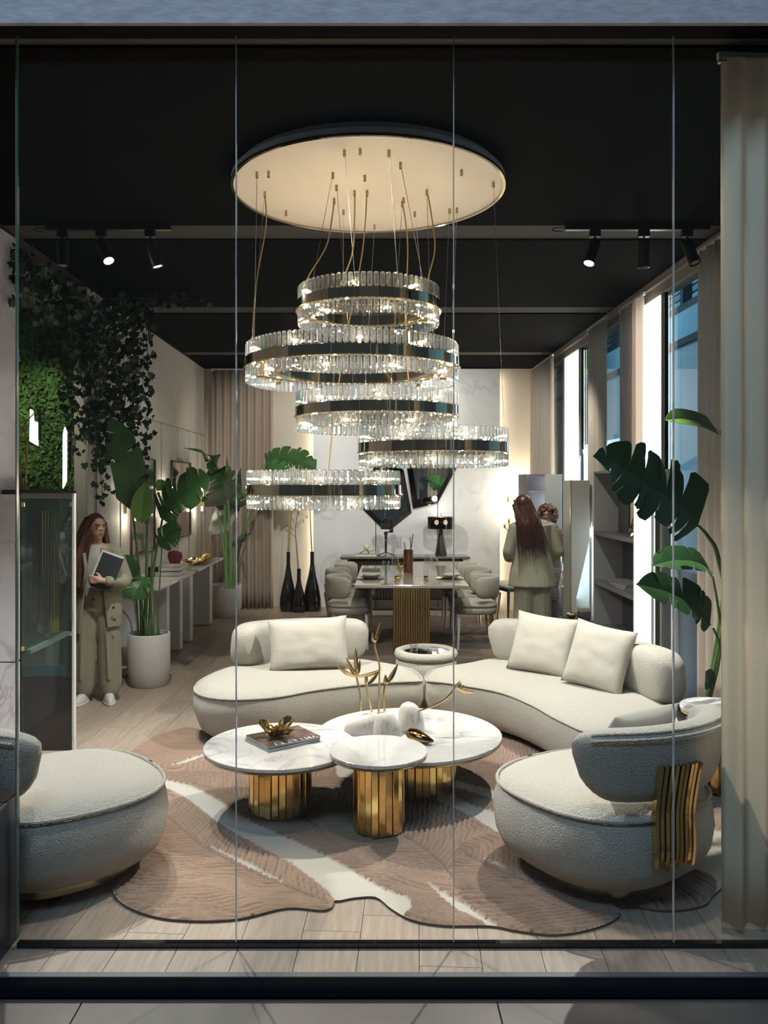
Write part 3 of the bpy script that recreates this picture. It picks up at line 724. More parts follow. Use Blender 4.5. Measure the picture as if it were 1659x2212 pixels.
# ================================================================ coffee tables
def coffee(loc, z, r, rb, n, label):
    t = thing('coffee_table', label, 'table', (*loc, .0245))
    z -= .0245
    MB().lathe([(r - .012, z - .024), (r - .002, z - .020), (r, z - .012), (r - .001, z - .003), (r - .006, z)], 96).build('marble_top', TABLEM, t, 30)
    MB().lathe([(r - .05, z - .036), (r - .008, z - .034), (r - .004, z - .030), (r - .006, z - .0245), (r - .05, z - .0245)], 96).build('brass_rim', BRASS, t, 30)
    MB().lathe([(rb - .02, 0), (rb - .02, z - .036)], 48).build('core', mat('core_brass', (.35, .22, .07), .3, 1) if 'core_brass' not in MATS else MATS['core_brass'], t, True)
    w = pi * rb / n * .89; R = random.Random(n)
    for i in range(n):
        a = 2 * pi * i / n; dd = (0, .007, .0025)[i % 3] + R.uniform(0, .002); tw = R.uniform(-.10, .10)
        M = Matrix.Rotation(a, 4, 'Z') @ Matrix.Translation((rb + dd - .012, 0, 0)) @ Matrix.Rotation(tw, 4, 'Z')
        MB().bbox((-.008, -w, R.uniform(0, .006)), (.008, w, z - .037), .0016, M).build('slat', GOLD, t)
    return t
coffee((.215, 4.96), .335, .55, .281, 40, 'largest low round marble coffee table with gold slatted drum, at the back of the three')
coffee((-.508, 4.585), .382, .418, .170, 27, 'middle-sized round marble coffee table on gold slatted drum, carrying the magazines')
coffee((.031, 4.33), .432, .256, .132, 22, 'smallest and tallest round marble coffee table on gold slatted drum, in front')
# magazines and bowl on the left table
def magazine(loc, rz, w, h, t_, cm, label, deco=False):
    m = thing('magazine', label, 'magazine', loc, rz)
    MB().box((-w / 2, -h / 2, .0012), (w / 2 - .002, h / 2, t_ - .0012)).build('pages', PAPER, m)
    MB().box((-w / 2 - .001, -h / 2 - .001, t_ - .0012), (w / 2, h / 2 + .001, t_)).box((-w / 2 - .001, -h / 2 - .001, 0), (w / 2, h / 2 + .001, .0012)).box((-w / 2 - .0015, -h / 2 - .001, 0), (-w / 2, h / 2 + .001, t_)).build('cover', cm, m)
    return m
CV1 = mat('cover_photo_brown', (.10, .06, .05), .25, noise_amt=.9, noise_scale=16); CV2 = mat('cover_grey', (.16, .15, .15), .3)
mg = magazine((-.50, 4.63, .382), radians(-52), .25, .33, .016, CV2, 'grey magazine lying under the brown one on the left marble table')
mg2 = magazine((-.497, 4.635, .398), radians(-55), .25, .33, .015, CV1, 'brown photo-cover magazine with white title under the gold bowl')
for k, ch in enumerate('VMIITTI'):
    g = text_mesh('title_lettering', ch, .052, PAPER, mg2, .0004); g.location = (.098, .13 - k * .040, .0152); g.rotation_euler = (0, 0, -pi / 2)
def crumple(name, r, h, loc, label, seed, m=GOLD, spikes=7, cat='bowl', sx=1, sy=1, rz=0):
    R = random.Random(seed); mb = MB(); rings = []
    n = 36
    for i in range(8):
        f = i / 7; ring = []
        for j in range(n):
            a = 2 * pi * j / n
            lob = 1 + .22 * sin(spikes * a + seed) * f + .12 * sin(2.3 * a * 2 + seed) * f
            rr = r * (f ** .8) * lob; z = h * (f ** 2.2) * (.35 + .65 * (.5 + .5 * sin(3 * a + seed * 1.3))) + .006 * R.uniform(-1, 1) * f + .003
            ring.append((rr * cos(a) * sx, rr * sin(a) * sy, max(z, .0015)))
        rings.append(ring)
    inner = [[(x * .96, y * .96, z + .003) for x, y, z in ring] for ring in rings[::-1]]
    o = mb.loft(rings[1:] + inner[:-1], True, True).build(name, m, None, False, label=label, cat=cat); o.location = loc; o.rotation_euler[2] = rz; return o
crumple('leaf_bowl', .085, .085, (-.53, 4.63, .4135), 'crumpled gold leaf bowl on the magazines', 4)
# stone vases with brass bird-of-paradise stems
def bop(stem, head, parent, size=1.0, n3=3):
    pts = spline([Vector(p) for p in stem], 8)
    MB().tube(pts, .0058, 8).build('brass_stem', BRASS, parent, True, world=True)
    base = Vector(pts[-1])
    for d in head:
        d = Vector(d); L = d.length; t = d.normalized(); s_ = t.orthogonal().normalized(); u = t.cross(s_)
        rings = []
        for i in range(9):
            f = i / 8; w = .018 * size * (sin(pi * min(f * .9 + .08, 1)) ** .8) + .0006; c = base + t * (L * f) + Vector((0, 0, -.02 * size * sin(pi * f) * .5))
            rings.append([c + s_ * w * cos(b) * .45 + u * w * sin(b) for b in [k * 2 * pi / 8 for k in range(8)]])
        MB().loft(rings, True, True).build('brass_petal', BRASS, parent, True, world=True)
def stone_blob(loc, ell_, label, flat=.0, skew=0, seed=1):
    t = thing('stone_vase', label, 'vase', loc)
    rings = []; n = 28
    for i in range(15):
        f = i / 14; z = ell_[2] * f
        k = max(1 - f ** 2.6, 0) ** .5 * (.97 + .03 * min(f / .1, 1)); k = max(k, .02)
        ring = []
        for j in range(n):
            a = 2 * pi * j / n
            w = 1 + .07 * noise.noise(Vector((cos(a) * 1.3 + seed, sin(a) * 1.3, f * 2)))
            ring.append((ell_[0] * cos(a) * k * w + skew * f * f, ell_[1] * sin(a) * k * w, z))
        rings.append(ring)
    MB().loft(rings, True, True).build('stone_body', STONE, t, 'all')
    return t
ZB = .335
A_ = stone_blob((-.02, 4.93, ZB), (.155, .065, .135), 'low long white stone vase with two gold flowers, left on the big marble table', skew=.06, seed=3)
def V(px, py, d): return tuple(P(px, py, d))
bop([V(779, 1536, 4.93), V(778, 1500, 4.93), V(770, 1462, 4.93)], [(-.115, 0, .065), (.15, 0, .045), (-.005, 0, .17), (-.06, .01, .11), (.02, .0, .10)], A_)
bop([V(803, 1537, 4.93), V(795, 1500, 4.93), V(792, 1480, 4.93)], [(.075, 0, .085), (-.004, 0, .07)], A_, .8)
B_ = stone_blob((.083, 4.80, ZB), (.085, .06, .172), 'upright white stone vase with two tall gold stems, middle of the big marble table', seed=8, skew=-.01)
bop([V(818, 1546, 4.80), V(820, 1450, 4.80), V(818, 1430, 4.80), V(810, 1400, 4.8), V(809, 1388, 4.80)], [(.035, 0, .12), (-.012, 0, .06)], B_)
bop([V(831, 1540, 4.80), V(829, 1500, 4.80), V(833, 1478, 4.80)], [(.07, 0, .115), (.0, 0, .055)], B_)
C_ = stone_blob((.232, 4.98, ZB), (.083, .062, .178), 'rounded white stone vase with one gold stem reaching to the right', seed=5, skew=-.02)
bop([V(903, 1537, 4.95), V(940, 1523, 4.93), V(965, 1508, 4.92), V(984, 1484, 4.92)], [(.115, -.01, -.030), (.035, 0, .04), (.05, 0, .01)], C_)
ob = thing('gold_sculpture', 'shiny gold and black shell-shaped object at the foot of the right stone vase', 'sculpture', (.265, 4.75, ZB), -.5)
rings = []
for i in range(13):
    f = i / 12; x = -.085 + .175 * f; k = sin(pi * min(max(f, .02), .985)) ** .6 * (1 - .45 * f)
    rings.append([(x, .055 * k * cos(b), .045 * (.9 - .6 * f) + .0 + .046 * k * sin(b) * (1.1 - .3 * f) - .0) for b in [2 * pi * j / 20 for j in range(20)]])
zmin = min(p[2] for r in rings for p in r)
rings = [[(x, y, z - zmin) for x, y, z in r] for r in rings]
MB().loft(rings, True, True).build('shell_body', mat('dark_gold', (.30, .20, .08), .06, 1), ob, 'all')
MB().tube([(p[0], p[1], p[2] + .002) for p in (r[5] for r in rings[1:])], .004, 6).build('gold_seam', GOLD, ob, True)

# ================================================================ ottoman with tray
ot = thing('ottoman', 'round cream boucle ottoman with mirrored tray top behind the sofa joint', 'ottoman', (.44, 6.87, 0))
MB().lathe([(.20, .02), (.235, .03), (.25, .10), (.253, .33), (.248, .375), (.238, .388)], 40).build('drum', BOUCLE, ot, 'all')
MB().lathe([(.238, .389), (.256, .396), (.262, .425), (.254, .45), (.228, .46), (.195, .453), (.19, .44)], 40, cap1=False).build('lid_ring', BOUCLE, ot, 'all')
MB().lathe([(.19, .43), (.19, .442)], 40).build('mirror_tray', mat('mirror', (.8, .8, .8), .03, 1), ot, 30)
MB().lathe([(.20, 0), (.20, .02)], 32).build('plinth', BRASS, ot, 30)
def glassware(name, prof, loc, label, m=CLEAR, n=16, cat='glass', group=None):
    o = MB().lathe(prof, n, cap1=False).build(name, m, None, 'all', label=label, cat=cat, group=group); o.location = loc; return o
glassware('crystal_dish', [(.02, 0), (.045, .006), (.055, .03), (.052, .03), (.042, .009), (.02, .004)], (.50, 6.83, .4435), 'small clear crystal dish on the ottoman tray', cat='dish')
glassware('tumbler', [(.03, 0), (.034, .05), (.031, .05), (.028, .005)], (.34, 6.89, .4435), 'short clear tumbler at the left of the ottoman tray')

# ================================================================ small side table, right
st = thing('side_table', 'small round marble side table with gold legs beside the right sofa end', 'table', (2.04, 4.93, 0))
MB().lathe([(.205, .472), (.212, .480), (.212, .494), (.206, .50)], 48).build('marble_top', TABLEM, st, 30)
MB().lathe([(.17, .455), (.205, .46), (.205, .4715)], 48).build('brass_rim', BRASS, st, 30)
for k in range(12):
    a = k * pi / 6; M = Matrix.Rotation(a, 4, 'Z')
    MB().bbox((.11, -.022, 0), (.125, .022, .455), .002, M).build('slat', GOLD, st)
MB().lathe([(.105, 0), (.105, .455)], 20).build('core', MATS['core_brass'], st, True)
bk = magazine((2.02, 4.93, .50), .5, .20, .26, .010, mat('cover_white_red', (.62, .58, .57), .35, noise_amt=.2, noise_scale=9), 'white magazine with a red streak on the right side table')
MB().box((-.06, -.06, .0101), (.05, -.045, .0105), Matrix.Rotation(.5, 4, 'Z')).build('red_streak', mat('print_red', (.35, .03, .05), .5), bk)

# ================================================================ chandelier
CRY = bpy.data.materials.new('crystal'); CRY.use_nodes = True; MATS['crystal'] = CRY
n_, l_ = nodes_of(CRY); n_.clear()
o_ = n_.new('ShaderNodeOutputMaterial'); g_ = n_.new('ShaderNodeBsdfGlass'); g_.inputs['IOR'].default_value = 1.5; g_.inputs['Roughness'].default_value = 0
t_ = n_.new('ShaderNodeBsdfGlossy'); t_.inputs['Roughness'].default_value = .05; fr = n_.new('ShaderNodeFresnel'); fr.inputs[0].default_value = 1.9
oi = n_.new('ShaderNodeObjectInfo'); cr = n_.new('ShaderNodeValToRGB')
cr.color_ramp.elements[0].color = (.95, .93, .88, 1); cr.color_ramp.elements[1].color = (.90, .95, 1, 1)
for p_, c_ in ((.55, (1, 1, 1, 1)), (.72, (.72, .88, 1, 1)), (.82, (1, .84, .66, 1)), (.9, (.84, .78, 1, 1)), (.95, (.7, 1, .86, 1))):
    e_ = cr.color_ramp.elements.new(p_); e_.color = c_
gm_ = n_.new('ShaderNodeNewGeometry'); l_.new(gm_.outputs['Random Per Island'], cr.inputs[0]); l_.new(cr.outputs[0], g_.inputs['Color'])
tp_ = n_.new('ShaderNodeBsdfTransparent'); l_.new(cr.outputs[0], tp_.inputs[0])
m1 = n_.new('ShaderNodeMixShader'); m1.inputs[0].default_value = .38; l_.new(g_.outputs[0], m1.inputs[1]); l_.new(tp_.outputs[0], m1.inputs[2])
mx = n_.new('ShaderNodeMixShader'); mx.inputs[0].default_value = .06; l_.new(m1.outputs[0], mx.inputs[1]); l_.new(t_.outputs[0], mx.inputs[2]); tr_ = n_.new('ShaderNodeBsdfTranslucent'); tr_.inputs[0].default_value = (.95, .93, .9, 1)
m2_ = n_.new('ShaderNodeMixShader'); m2_.inputs[0].default_value = .10; l_.new(mx.outputs[0], m2_.inputs[1]); l_.new(tr_.outputs[0], m2_.inputs[2]); l_.new(m2_.outputs[0], o_.inputs[0])
ch = thing('chandelier', 'huge crystal ring chandelier of five rings hanging from a round cream canopy', 'chandelier', (-.025, 4.755, CEIL))
ZC = EYE + 1.681
DISCM = mat('canopy_cream', (.84, .75, .66), .5, noise_amt=.03, noise_scale=3)
cb = MB().lathe([(.762, ZC + .006 - CEIL), (.762, ZC + .012 - CEIL)], 128).build('canopy_disc', DISCM, ch, 30)
MB().lathe([(.775, ZC - .004 - CEIL), (.775, ZC + .010 - CEIL), (.760, ZC + .010 - CEIL), (.760, ZC - .004 - CEIL), (.775, ZC - .004 - CEIL)], 128, cap0=False, cap1=False).build('canopy_rim', DBRASS, cb, 30)
MB().lathe([(.774, ZC + .010 - CEIL), (.772, ZC + .040 - CEIL), (.740, ZC + .042 - CEIL), (.735, -.001)], 128).build('canopy_housing', mat('canopy_white', (.80, .82, .84), .6), ch, 30)
def prism_mesh(h):
    w, d, c = .0150, .0085, .008
    def ring(w, d, z): return [(-w * .45, -d, z), (w * .45, -d, z), (w, 0, z), (w * .45, d, z), (-w * .45, d, z), (-w, 0, z)]
    return MB().loft([ring(w * .62, d * .5, 0), ring(w, d, c), ring(w, d, h - c), ring(w * .62, d * .5, h)], True, True)
UP, LO = prism_mesh(.078), prism_mesh(.076)
up_me = UP.build('crystal', CRY).data; lo_me = LO.build('crystal', CRY).data
for o in [o for o in bpy.data.objects if o.name.startswith('crystal') and o.data in (up_me, lo_me)]: bpy.data.objects.remove(o)
bulb_me = MB().lathe([(.003, 0), (.0055, .003), (.0055, .030), (.002, .034)], 8).build('bulb', BULB).data
sock_me = MB().lathe([(.008, -.042), (.008, -.002)], 8).build('socket', BRASS).data
for o in [o for o in bpy.data.objects if o.data in (bulb_me, sock_me)]: bpy.data.objects.remove(o)
rings_def = [(796, .395, 2.792), (761, .596, 2.462), (815, .455, 2.193), (936, .417, 1.990), (699.5, .429, 1.754)]
DC = 4.755; CC = Vector((-.025, 4.755, CEIL))
chain_pts = []
for ri, (px, R_, z) in enumerate(rings_def):
    c = Vector(((px - CX) / F * DC, DC, z)); chain_pts.append((c, R_))
    off = c - CC
    rg = MB().lathe([(R_ + .006, .0), (R_ + .012, .002), (R_ + .012, .052), (R_ + .006, .054), (R_ + .006, 0)], 96, cap0=False, cap1=False).build('ring_band', DBRASS, ch, 30)
    rg.location = off
    MB().lathe([(R_ - .030, -.004), (R_ + .020, -.004), (R_ + .020, .001), (R_ - .030, .001), (R_ - .030, -.004)], 96, cap0=False, cap1=False).build('gold_trim', GOLD, rg, 30)
    MB().lathe([(R_ - .030, .0), (R_ - .024, .0), (R_ - .024, .054), (R_ - .030, .054), (R_ - .030, 0)], 96, cap0=False, cap1=False).build('inner_band', DBRASS, rg, 30)
    n = round(2 * pi * R_ / .034); rest = MB()
    items = []
    for k in range(n):
        a = 2 * pi * k / n
        x, y_ = R_ * cos(a), R_ * sin(a); near = -(y_)
        items.append((near, a, x, y_))
    items.sort(key=lambda q: -q[0])
    for q, (near, a, x, y_) in enumerate(items):
        for (me_, z0, src) in ((up_me, .055, UP), (lo_me, -.081, LO)):
            M = Matrix.Translation((x, y_, z0)) @ Matrix.Rotation(a + pi / 2, 4, 'Z')
            if q < 30:
                o = link('crystal', me_, rg); o.location = (x, y_, z0); o.rotation_euler = (0, 0, a + pi / 2)
            else: rest.add(src.v, src.f, M)
    rest.build('crystal_row', CRY, rg, kind='stuff')
    nb = max(10, round(R_ * 34))
    for k in range(nb):
        a = 2 * pi * (k + .3) / nb
        for zz, el in ((.085, .5), (-.045, -.5)):
            if (k % 2) == (0 if zz > 0 else 1): continue
            for me_, nm in ((bulb_me, 'bulb'), (sock_me, 'socket')):
                o = link(nm, me_, rg); r_ = R_ - .050
                o.location = (r_ * cos(a), r_ * sin(a), zz)
                o.rotation_euler = (Vector((cos(a), sin(a), el * .2))).to_track_quat('Z', 'Y').to_euler()
# suspension wires and supply cords
def glands(px, py):
    d = 1.678 * F / (CY - py); return Vector(((px - CX) / F * d, d, ZC + .006))
GL = [(555, 375), (572, 417), (580, 374), (618, 458), (719, 376), (727, 403), (722, 432), (744, 328), (742, 456), (766, 415), (778, 325), (788, 382), (793, 415), (809, 488), (840, 328), (865, 355), (872, 430), (869, 438), (896, 460), (922, 413), (997, 370), (971, 454), (987, 452), (1066, 397)]
gl = None
for px, py in GL:
    p = glands(px, py) - CC
    if gl is None: o = gl = MB().lathe([(.008, -.032), (.008, .0)], 10).build('cable_gland', BRASS, ch, 30)
    else: o = link('cable_gland', gl.data, ch)
    o.location = (p.x, p.y, p.z)
wires = [((555, 375), (1, 170)), ((572, 417), (1, 178)), ((719, 376), (0, 215)), ((744, 328), (0, 100)), ((840, 328), (0, 60)), ((742, 456), (0, 250)), ((865, 355), (2, 20)), ((869, 438), (2, 80)),
         ((896, 460), (0, 320)), ((922, 413), (0, 20)), ((971, 454), (3, 80)), ((987, 452), (1, 10)), ((1066, 397), (3, 0)), ((727, 403), (4, 60)), ((809, 488), (3, 178))]
for (px, py), (ri, ang_) in wires:
    a = glands(px, py) - CC; c, R_ = chain_pts[ri]; an = radians(ang_)
    b = c - CC + Vector(((R_ - .01) * cos(an), (R_ - .01) * sin(an), .055))
    MB().tube([a, b], .0014, 5).build('suspension_wire', STEEL, ch)
cords = [((572, 417), 1, 175), ((722, 432), 0, 200), ((766, 415), 0, 120), ((869, 438), 2, 60), ((922, 413), 0, 15), ((793, 415), 4, 90)]
CORD = mat('gold_cord', (.45, .31, .14), .5)
for (px, py), ri, ang_ in cords:
    a = glands(px, py) - CC; c, R_ = chain_pts[ri]; an = radians(ang_)
    b = c - CC + Vector(((R_ - .02) * cos(an), (R_ - .02) * sin(an), .055)); m_ = (a + b) / 2
    pts = [a, a.lerp(b, .2) + Vector((.02, 0, 0)), a.lerp(b, .5) + Vector((.035 if ri == 0 else -.01, 0, 0)), a.lerp(b, .8) + Vector((-.015, 0, 0)), b]
    MB().tube(spline(pts, 6), .0042, 6).build('supply_cord', CORD, ch, True)

# ================================================================ track spotlights
def track(x0, x1, label):
    o = thing('ceiling_track', label, 'track', ((x0 + x1) / 2, 5.62, CEIL))
    w = (x1 - x0) / 2
    MB().box((-w, -.018, -.035), (w, .018, -.0)).build('rail', BLACK, o)
    MB().box((-w, -.0185, -.034), (w, -.018, -.028)).build('rail_lip', STEEL, o)
    MB().tube(spline([(-w, 0, -.02), (-w - .07, 0, -.02), (-w - .08, 0, -.04), (-w - .02, 0, -.045)], 5), .004, 6).build('feed_cable', BLACK, o, True)
    return o
track(-2.2, -1.36, 'black ceiling track with three spotlights above the left side')
track(1.30, 2.27, 'black ceiling track with three spotlights above the right side')
def spotlight(x, aim, lit, label, power=0, spot=50, col=(1, .96, .90)):
    t = thing('spotlight', label, 'spotlight', (x, 5.62, CEIL - .035))
    MB().box((-.035, -.017, -.045), (.035, .017, 0)).build('adapter', BLACK, t)
    MB().cyl((0, 0, -.045), (0, 0, -.09), .007).build('stem', BLACK, t, 30)
    base = Vector((0, 0, -.085)); d = Vector(aim).normalized()
    q = d.to_track_quat('Z', 'Y').to_matrix().to_4x4()
    M = Matrix.Translation(base) @ q
    MB().lathe([(.034, -.015), (.038, -.01), (.038, .165), (.034, .165), (.032, .150)], 24, M).build('lamp_head', BLACK, t, 30)
    MB().lathe([(.0305, .150), (.0305, .156)], 24, M).build('lens', SPOTE if lit else mat('unlit_lens', (.25, .25, .25), .2) if 'unlit_lens' not in MATS else MATS['unlit_lens'], t, 30)
    if lit:
        wp = Vector((x, 5.62, CEIL - .035)) + base + d * .175
        light('spot_beam', 'SPOT', wp, wp + d, power, col, .022, spot=spot, blend=.45)
    return t
spotlight(-2.09, (.05, -.12, -1), False, 'unlit black spotlight, outer one on the left track')
spotlight(-1.83, (.50, -.42, -1), True, 'lit black spotlight in the middle of the left track', 320, 100)
spotlight(-1.50, (.30, .10, -1), True, 'lit black spotlight, inner one on the left track', 240, 100)
spotlight(1.50, (-.35, -.28, -1), True, 'lit black spotlight, inner one on the right track', 450, 92)
spotlight(1.83, (.02, .10, -1), False, 'upright unlit black spotlight in the middle of the right track')
spotlight(2.12, (.22, -.35, -1), False, 'unlit black spotlight, outer one on the right track near the curtains')
# ================================================================ curtains
def curtain(name, p0, p1, z0, z1, folds, amp, m, label, seed=1, rail=True, group=None, cat='curtain'):
    """hanging cloth with soft irregular folds from plan point p0 to p1"""
    R = random.Random(seed); p0 = Vector((*p0, 0)); p1 = Vector((*p1, 0)); d = p1 - p0; L = d.length; t = d.normalized(); nrm = Vector((-t.y, t.x, 0))
    n = folds * 12; ph = [R.uniform(-.6, .6) for _ in range(folds + 2)]; am = [R.uniform(.6, 1.2) for _ in range(folds + 2)]
    rings = []; th = .003
    for zi in range(14):
        f = zi / 13; z = z1 + (z0 - z1) * f; row = []
        for i in range(n + 1):
            u = i / n; k = u * folds; a = am[int(k)] * (1 - (k % 1)) + am[int(k) + 1] * (k % 1); q = ph[int(k)] * (1 - (k % 1)) + ph[int(k) + 1] * (k % 1)
            off = amp * a * sin(2 * pi * k + q * (1 + .5 * f)) * (.75 + .35 * f) + .012 * f * sin(9 * u + seed)
            sq = .10 * sin(4 * pi * k + q) / folds
            row.append(p0 + t * (L * u + sq * L * 0) + nrm * off + Vector((0, 0, z + (.004 * sin(2 * pi * k) if zi == 13 else 0))))
        rings.append(row)
    back = [[p + nrm * th for p in row] for row in rings]
    c = thing(name, label, cat, (*((p0 + p1) / 2)[:2], z0), 0, group)
    MB().loft([r + b[::-1] for r, b in zip(rings, back)], True, True).build('cloth', m, c, 'all', world=True)
    if rail:
        MB().box((-.012, -L / 2 - .01, z1 - z0), (.012, L / 2 + .01, z1 - z0 + .022), Matrix.Rotation(math.atan2(t.y, t.x) - pi / 2, 4, 'Z')).build('curtain_rail', WHITEP, c)
        MB().cyl(p0 + Vector((0, 0, z1 - .02)), p0 + Vector((0, 0, z1 + .02)), .010, n=10).build('rail_end', WHITEP, c, True, world=True)
    return c
curtain('curtain', (1.405, 3.37), (1.90, 3.40), .02, 3.53, 5, .028, CURT, 'large sheer cream curtain hanging just behind the shop window at the right edge', 3)
curtain('curtain', (2.33, 5.98), (2.33, 5.20), .02, 3.46, 6, .03, CURTP, 'sheer curtain at the right wall, nearest bay, behind the palm', 5)
curtain('curtain', (2.325, 7.83), (2.325, 7.14), .02, 3.44, 6, .035, CURTP, 'sheer curtain gathered beside the near light column on the right wall', 7)
curtain('curtain', (2.29, 8.85), (2.29, 8.14), .02, 3.44, 7, .035, CURTP, 'sheer curtain between the green sign and the narrow gap on the right wall', 9)
curtain('curtain', (2.27, 11.9), (2.27, 10.5), .02, 3.44, 13, .035, CURTP, 'farthest sheer curtain on the right wall, by the back corner', 11)
curtain('drape', (-2.36, 12.22), (-1.46, 12.24), .01, 3.5, 8, .045, TAUPE, 'heavy taupe floor-length drape on the back wall behind the far potted plant', 13)

# ================================================================ bird-of-paradise plants
def blade(mid, w, nrm, m, parent, seed, tears=5, base=.12, fold=.25, curl=.0, name='leaf', shape=1.0):
    """banana-like leaf: midrib curve plus two halves torn into strips, thickness included"""
    R = random.Random(seed); N = 36
    pts = resample(spline([Vector(p) for p in mid], 10), N + 1, False)
    nrm = Vector(nrm).normalized(); mb = MB(); K = 5; th = .0016
    fr = []
    for i, p in enumerate(pts):
        t = (pts[min(i + 1, N)] - pts[max(i - 1, 0)]).normalized(); s_ = t.cross(nrm).normalized(); u = s_.cross(t).normalized()
        fr.append((p, t, s_, u))
    def width(f):
        a = min(f / base, 1); a = sin(a * pi / 2) ** .8
        b = 1 - max((f - .55) / .45, 0) ** (2.2 * shape)
        return w * a * max(b, .02)
    for side in (1, -1):
        cuts = sorted(R.sample(range(4, N - 3), min(tears, N - 8))) if tears else []
        cuts = [0] + cuts + [N]
        for g in range(len(cuts) - 1):
            a, b = cuts[g], cuts[g + 1]
            if b - a < 1: continue
            droop = R.uniform(-.10, .22) if tears else .05; rel = R.uniform(.86, 1.02) if tears else 1
            cf = (a + b) / 2; rows = []
            for i in range(a, b + 1):
                p, t, s_, u = fr[i]; f = i / N; wd = width(f) * rel
                sh = 1 - .10 * (1 if (i == a and g > 0) or (i == b and g < len(cuts) - 2) else 0)
                pull = (cf - i) / N * .22 if tears else 0
                row = []
                for k in range(K + 1):
                    q = k / K
                    row.append(p + s_ * side * wd * q * sh + t * ((.30 * wd * q * q) + pull * q * q * w * 3) + u * (wd * (fold * q - (curl + droop) * q * q)))
                rows.append(row)
            top = [[v + fr[a][3] * th for v in r] for r in rows]
            rg = [r + tt[::-1] for r, tt in zip(rows, top)]
            mb.loft(rg, True, True)
    mb.tube([q[0] for q in fr], [max(.0065 * (1 - i / N), .0012) for i in range(N + 1)], 5)
    return mb.build(name, m, parent, 60, world=True)
def plant_pot(loc, r, h, label, pm=POTM):
    t = thing('potted_plant', label, 'potted plant', (*loc, 0))
    pot = MB().lathe([(r * .86, 0), (r * .90, .01), (r, h * .3), (r, h - .006), (r - .004, h), (r - .018, h), (r - .018, h - .04)], 40, cap1=False).build('pot', pm, t, 40)
    MB().lathe([(.001, h - .045), (r - .019, h - .04)], 32, cap0=False).build('soil', SOIL, t)
    return t
def stem(pts, r0, r1, parent, m=STEMM, name='stem'):
    sp = spline([Vector(p) for p in pts], 8); n = len(sp)
    return MB().tube(sp, [r0 + (r1 - r0) * i / (n - 1) for i in range(n)], 8).build(name, m, parent, True, world=True)
pa = plant_pot((-2.03, 7.56), .19, .47, 'tall bird-of-paradise plant in a ribbed white pot beside the woman with the folder')
D = 7.5
def Q(px, py, d=D): return P(px, py, d)
# stems from the pot, then leaves (measured positions, each at its own depth)
for a, b, c, r in (((312, 1385), (316, 1270), (318, 1120), .022), ((322, 1385), (330, 1240), (352, 1115), .02), ((306, 1385), (302, 1250), (286, 1100), .017),
                   ((336, 1385), (325, 1290), (330, 1180), .012), ((340, 1385), (345, 1260), (350, 1182), .010), ((316, 1390), (306, 1300), (296, 1210), .010), ((300, 1385), (290, 1255), (262, 1222), .008)):
    stem([Q(*a), Q(*b), Q(*c)], r, r * .45, pa)
MB().tube(spline([Q(321, 1388), Q(322, 1350), Q(325, 1335), Q(330, 1350), Q(331, 1388)], 5), .010, 8).build('root_loop', STEMM, pa, True, world=True)
blade([Q(286, 1105, 7.45), Q(283, 1050, 7.40), Q(268, 980, 7.35), Q(241, 898, 7.3)], .155, (.25, -1, .2), LEAF, pa, 3, 2, .10, .12)
blade([Q(346, 1118, 7.5), Q(372, 1085, 7.4), Q(410, 1058, 7.3), Q(455, 1028, 7.2)], .19, (-.1, -1, .35), LEAF, pa, 8, 9, .12, .22)
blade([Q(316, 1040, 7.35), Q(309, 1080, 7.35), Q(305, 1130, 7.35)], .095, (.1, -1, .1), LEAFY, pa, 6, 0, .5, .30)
blade([Q(345, 1182, 7.45), Q(366, 1160, 7.4), Q(393, 1143, 7.3)], .135, (-.1, -1, .3), LEAF, pa, 12, 5, .15, .25)
blade([Q(322, 1250, 7.4), Q(300, 1268, 7.3), Q(287, 1300, 7.25)], .12, (.1, -1, .5), LEAF, pa, 15, 3, .2, .2)
blade([Q(296, 1245, 7.3), Q(280, 1218, 7.2), Q(268, 1198, 7.15)], .06, (.3, -1, .2), LEAF, pa, 18, 0, .2, .2)
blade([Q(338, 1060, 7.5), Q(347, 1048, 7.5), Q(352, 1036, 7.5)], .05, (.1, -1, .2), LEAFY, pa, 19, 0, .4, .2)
stem([Q(318, 1130), Q(316, 1080, 7.42), Q(322, 1030, 7.4)], .022, .008, pa)
pb = plant_pot((-2.03, 11.55), .21, .44, 'bird-of-paradise plant in a white pot by the taupe drape at the back left')
D = 11.5
for a, b, c, r in (((490, 1272), (488, 1200), (486, 1090), .022), ((498, 1272), (498, 1190), (492, 1080), .022), ((504, 1272), (508, 1200), (512, 1150), .012), ((493, 1272), (480, 1160), (470, 1105), .014)):
    stem([Q(*a), Q(*b), Q(*c)], r, r * .45, pb)
blade([Q(489, 1090), Q(478, 1030, 11.4), Q(452, 985, 11.0), Q(398, 968, 10.5)], .21, (-.2, -1, .5), LEAF, pb, 21, 8, .1, .25)
blade([Q(490, 1150), Q(492, 1090, 11.4), Q(494, 1040, 11.4), Q(490, 985, 11.4)], .22, (0, -1, .2), LEAF, pb, 22, 2, .2, .2)
blade([Q(480, 1100, 11.3), Q(464, 1078, 11.0), Q(434, 1084, 10.8)], .10, (0, -1, .5), LEAF, pb, 23, 2, .2, .2)
blade([Q(508, 1180), Q(522, 1162, 11.4), Q(546, 1152, 11.3)], .11, (0, -1, .5), LEAF, pb, 24, 2, .2, .2)
blade([Q(500, 1105), Q(510, 1070, 11.4), Q(520, 1010, 11.4)], .17, (0.1, -1, .2), LEAF, pb, 25, 2, .2, .2)
stem([Q(506, 1272, 11.5), Q(520, 1180, 11.5), Q(548, 1090, 11.45), Q(578, 1010, 11.4)], .014, .006, pb)
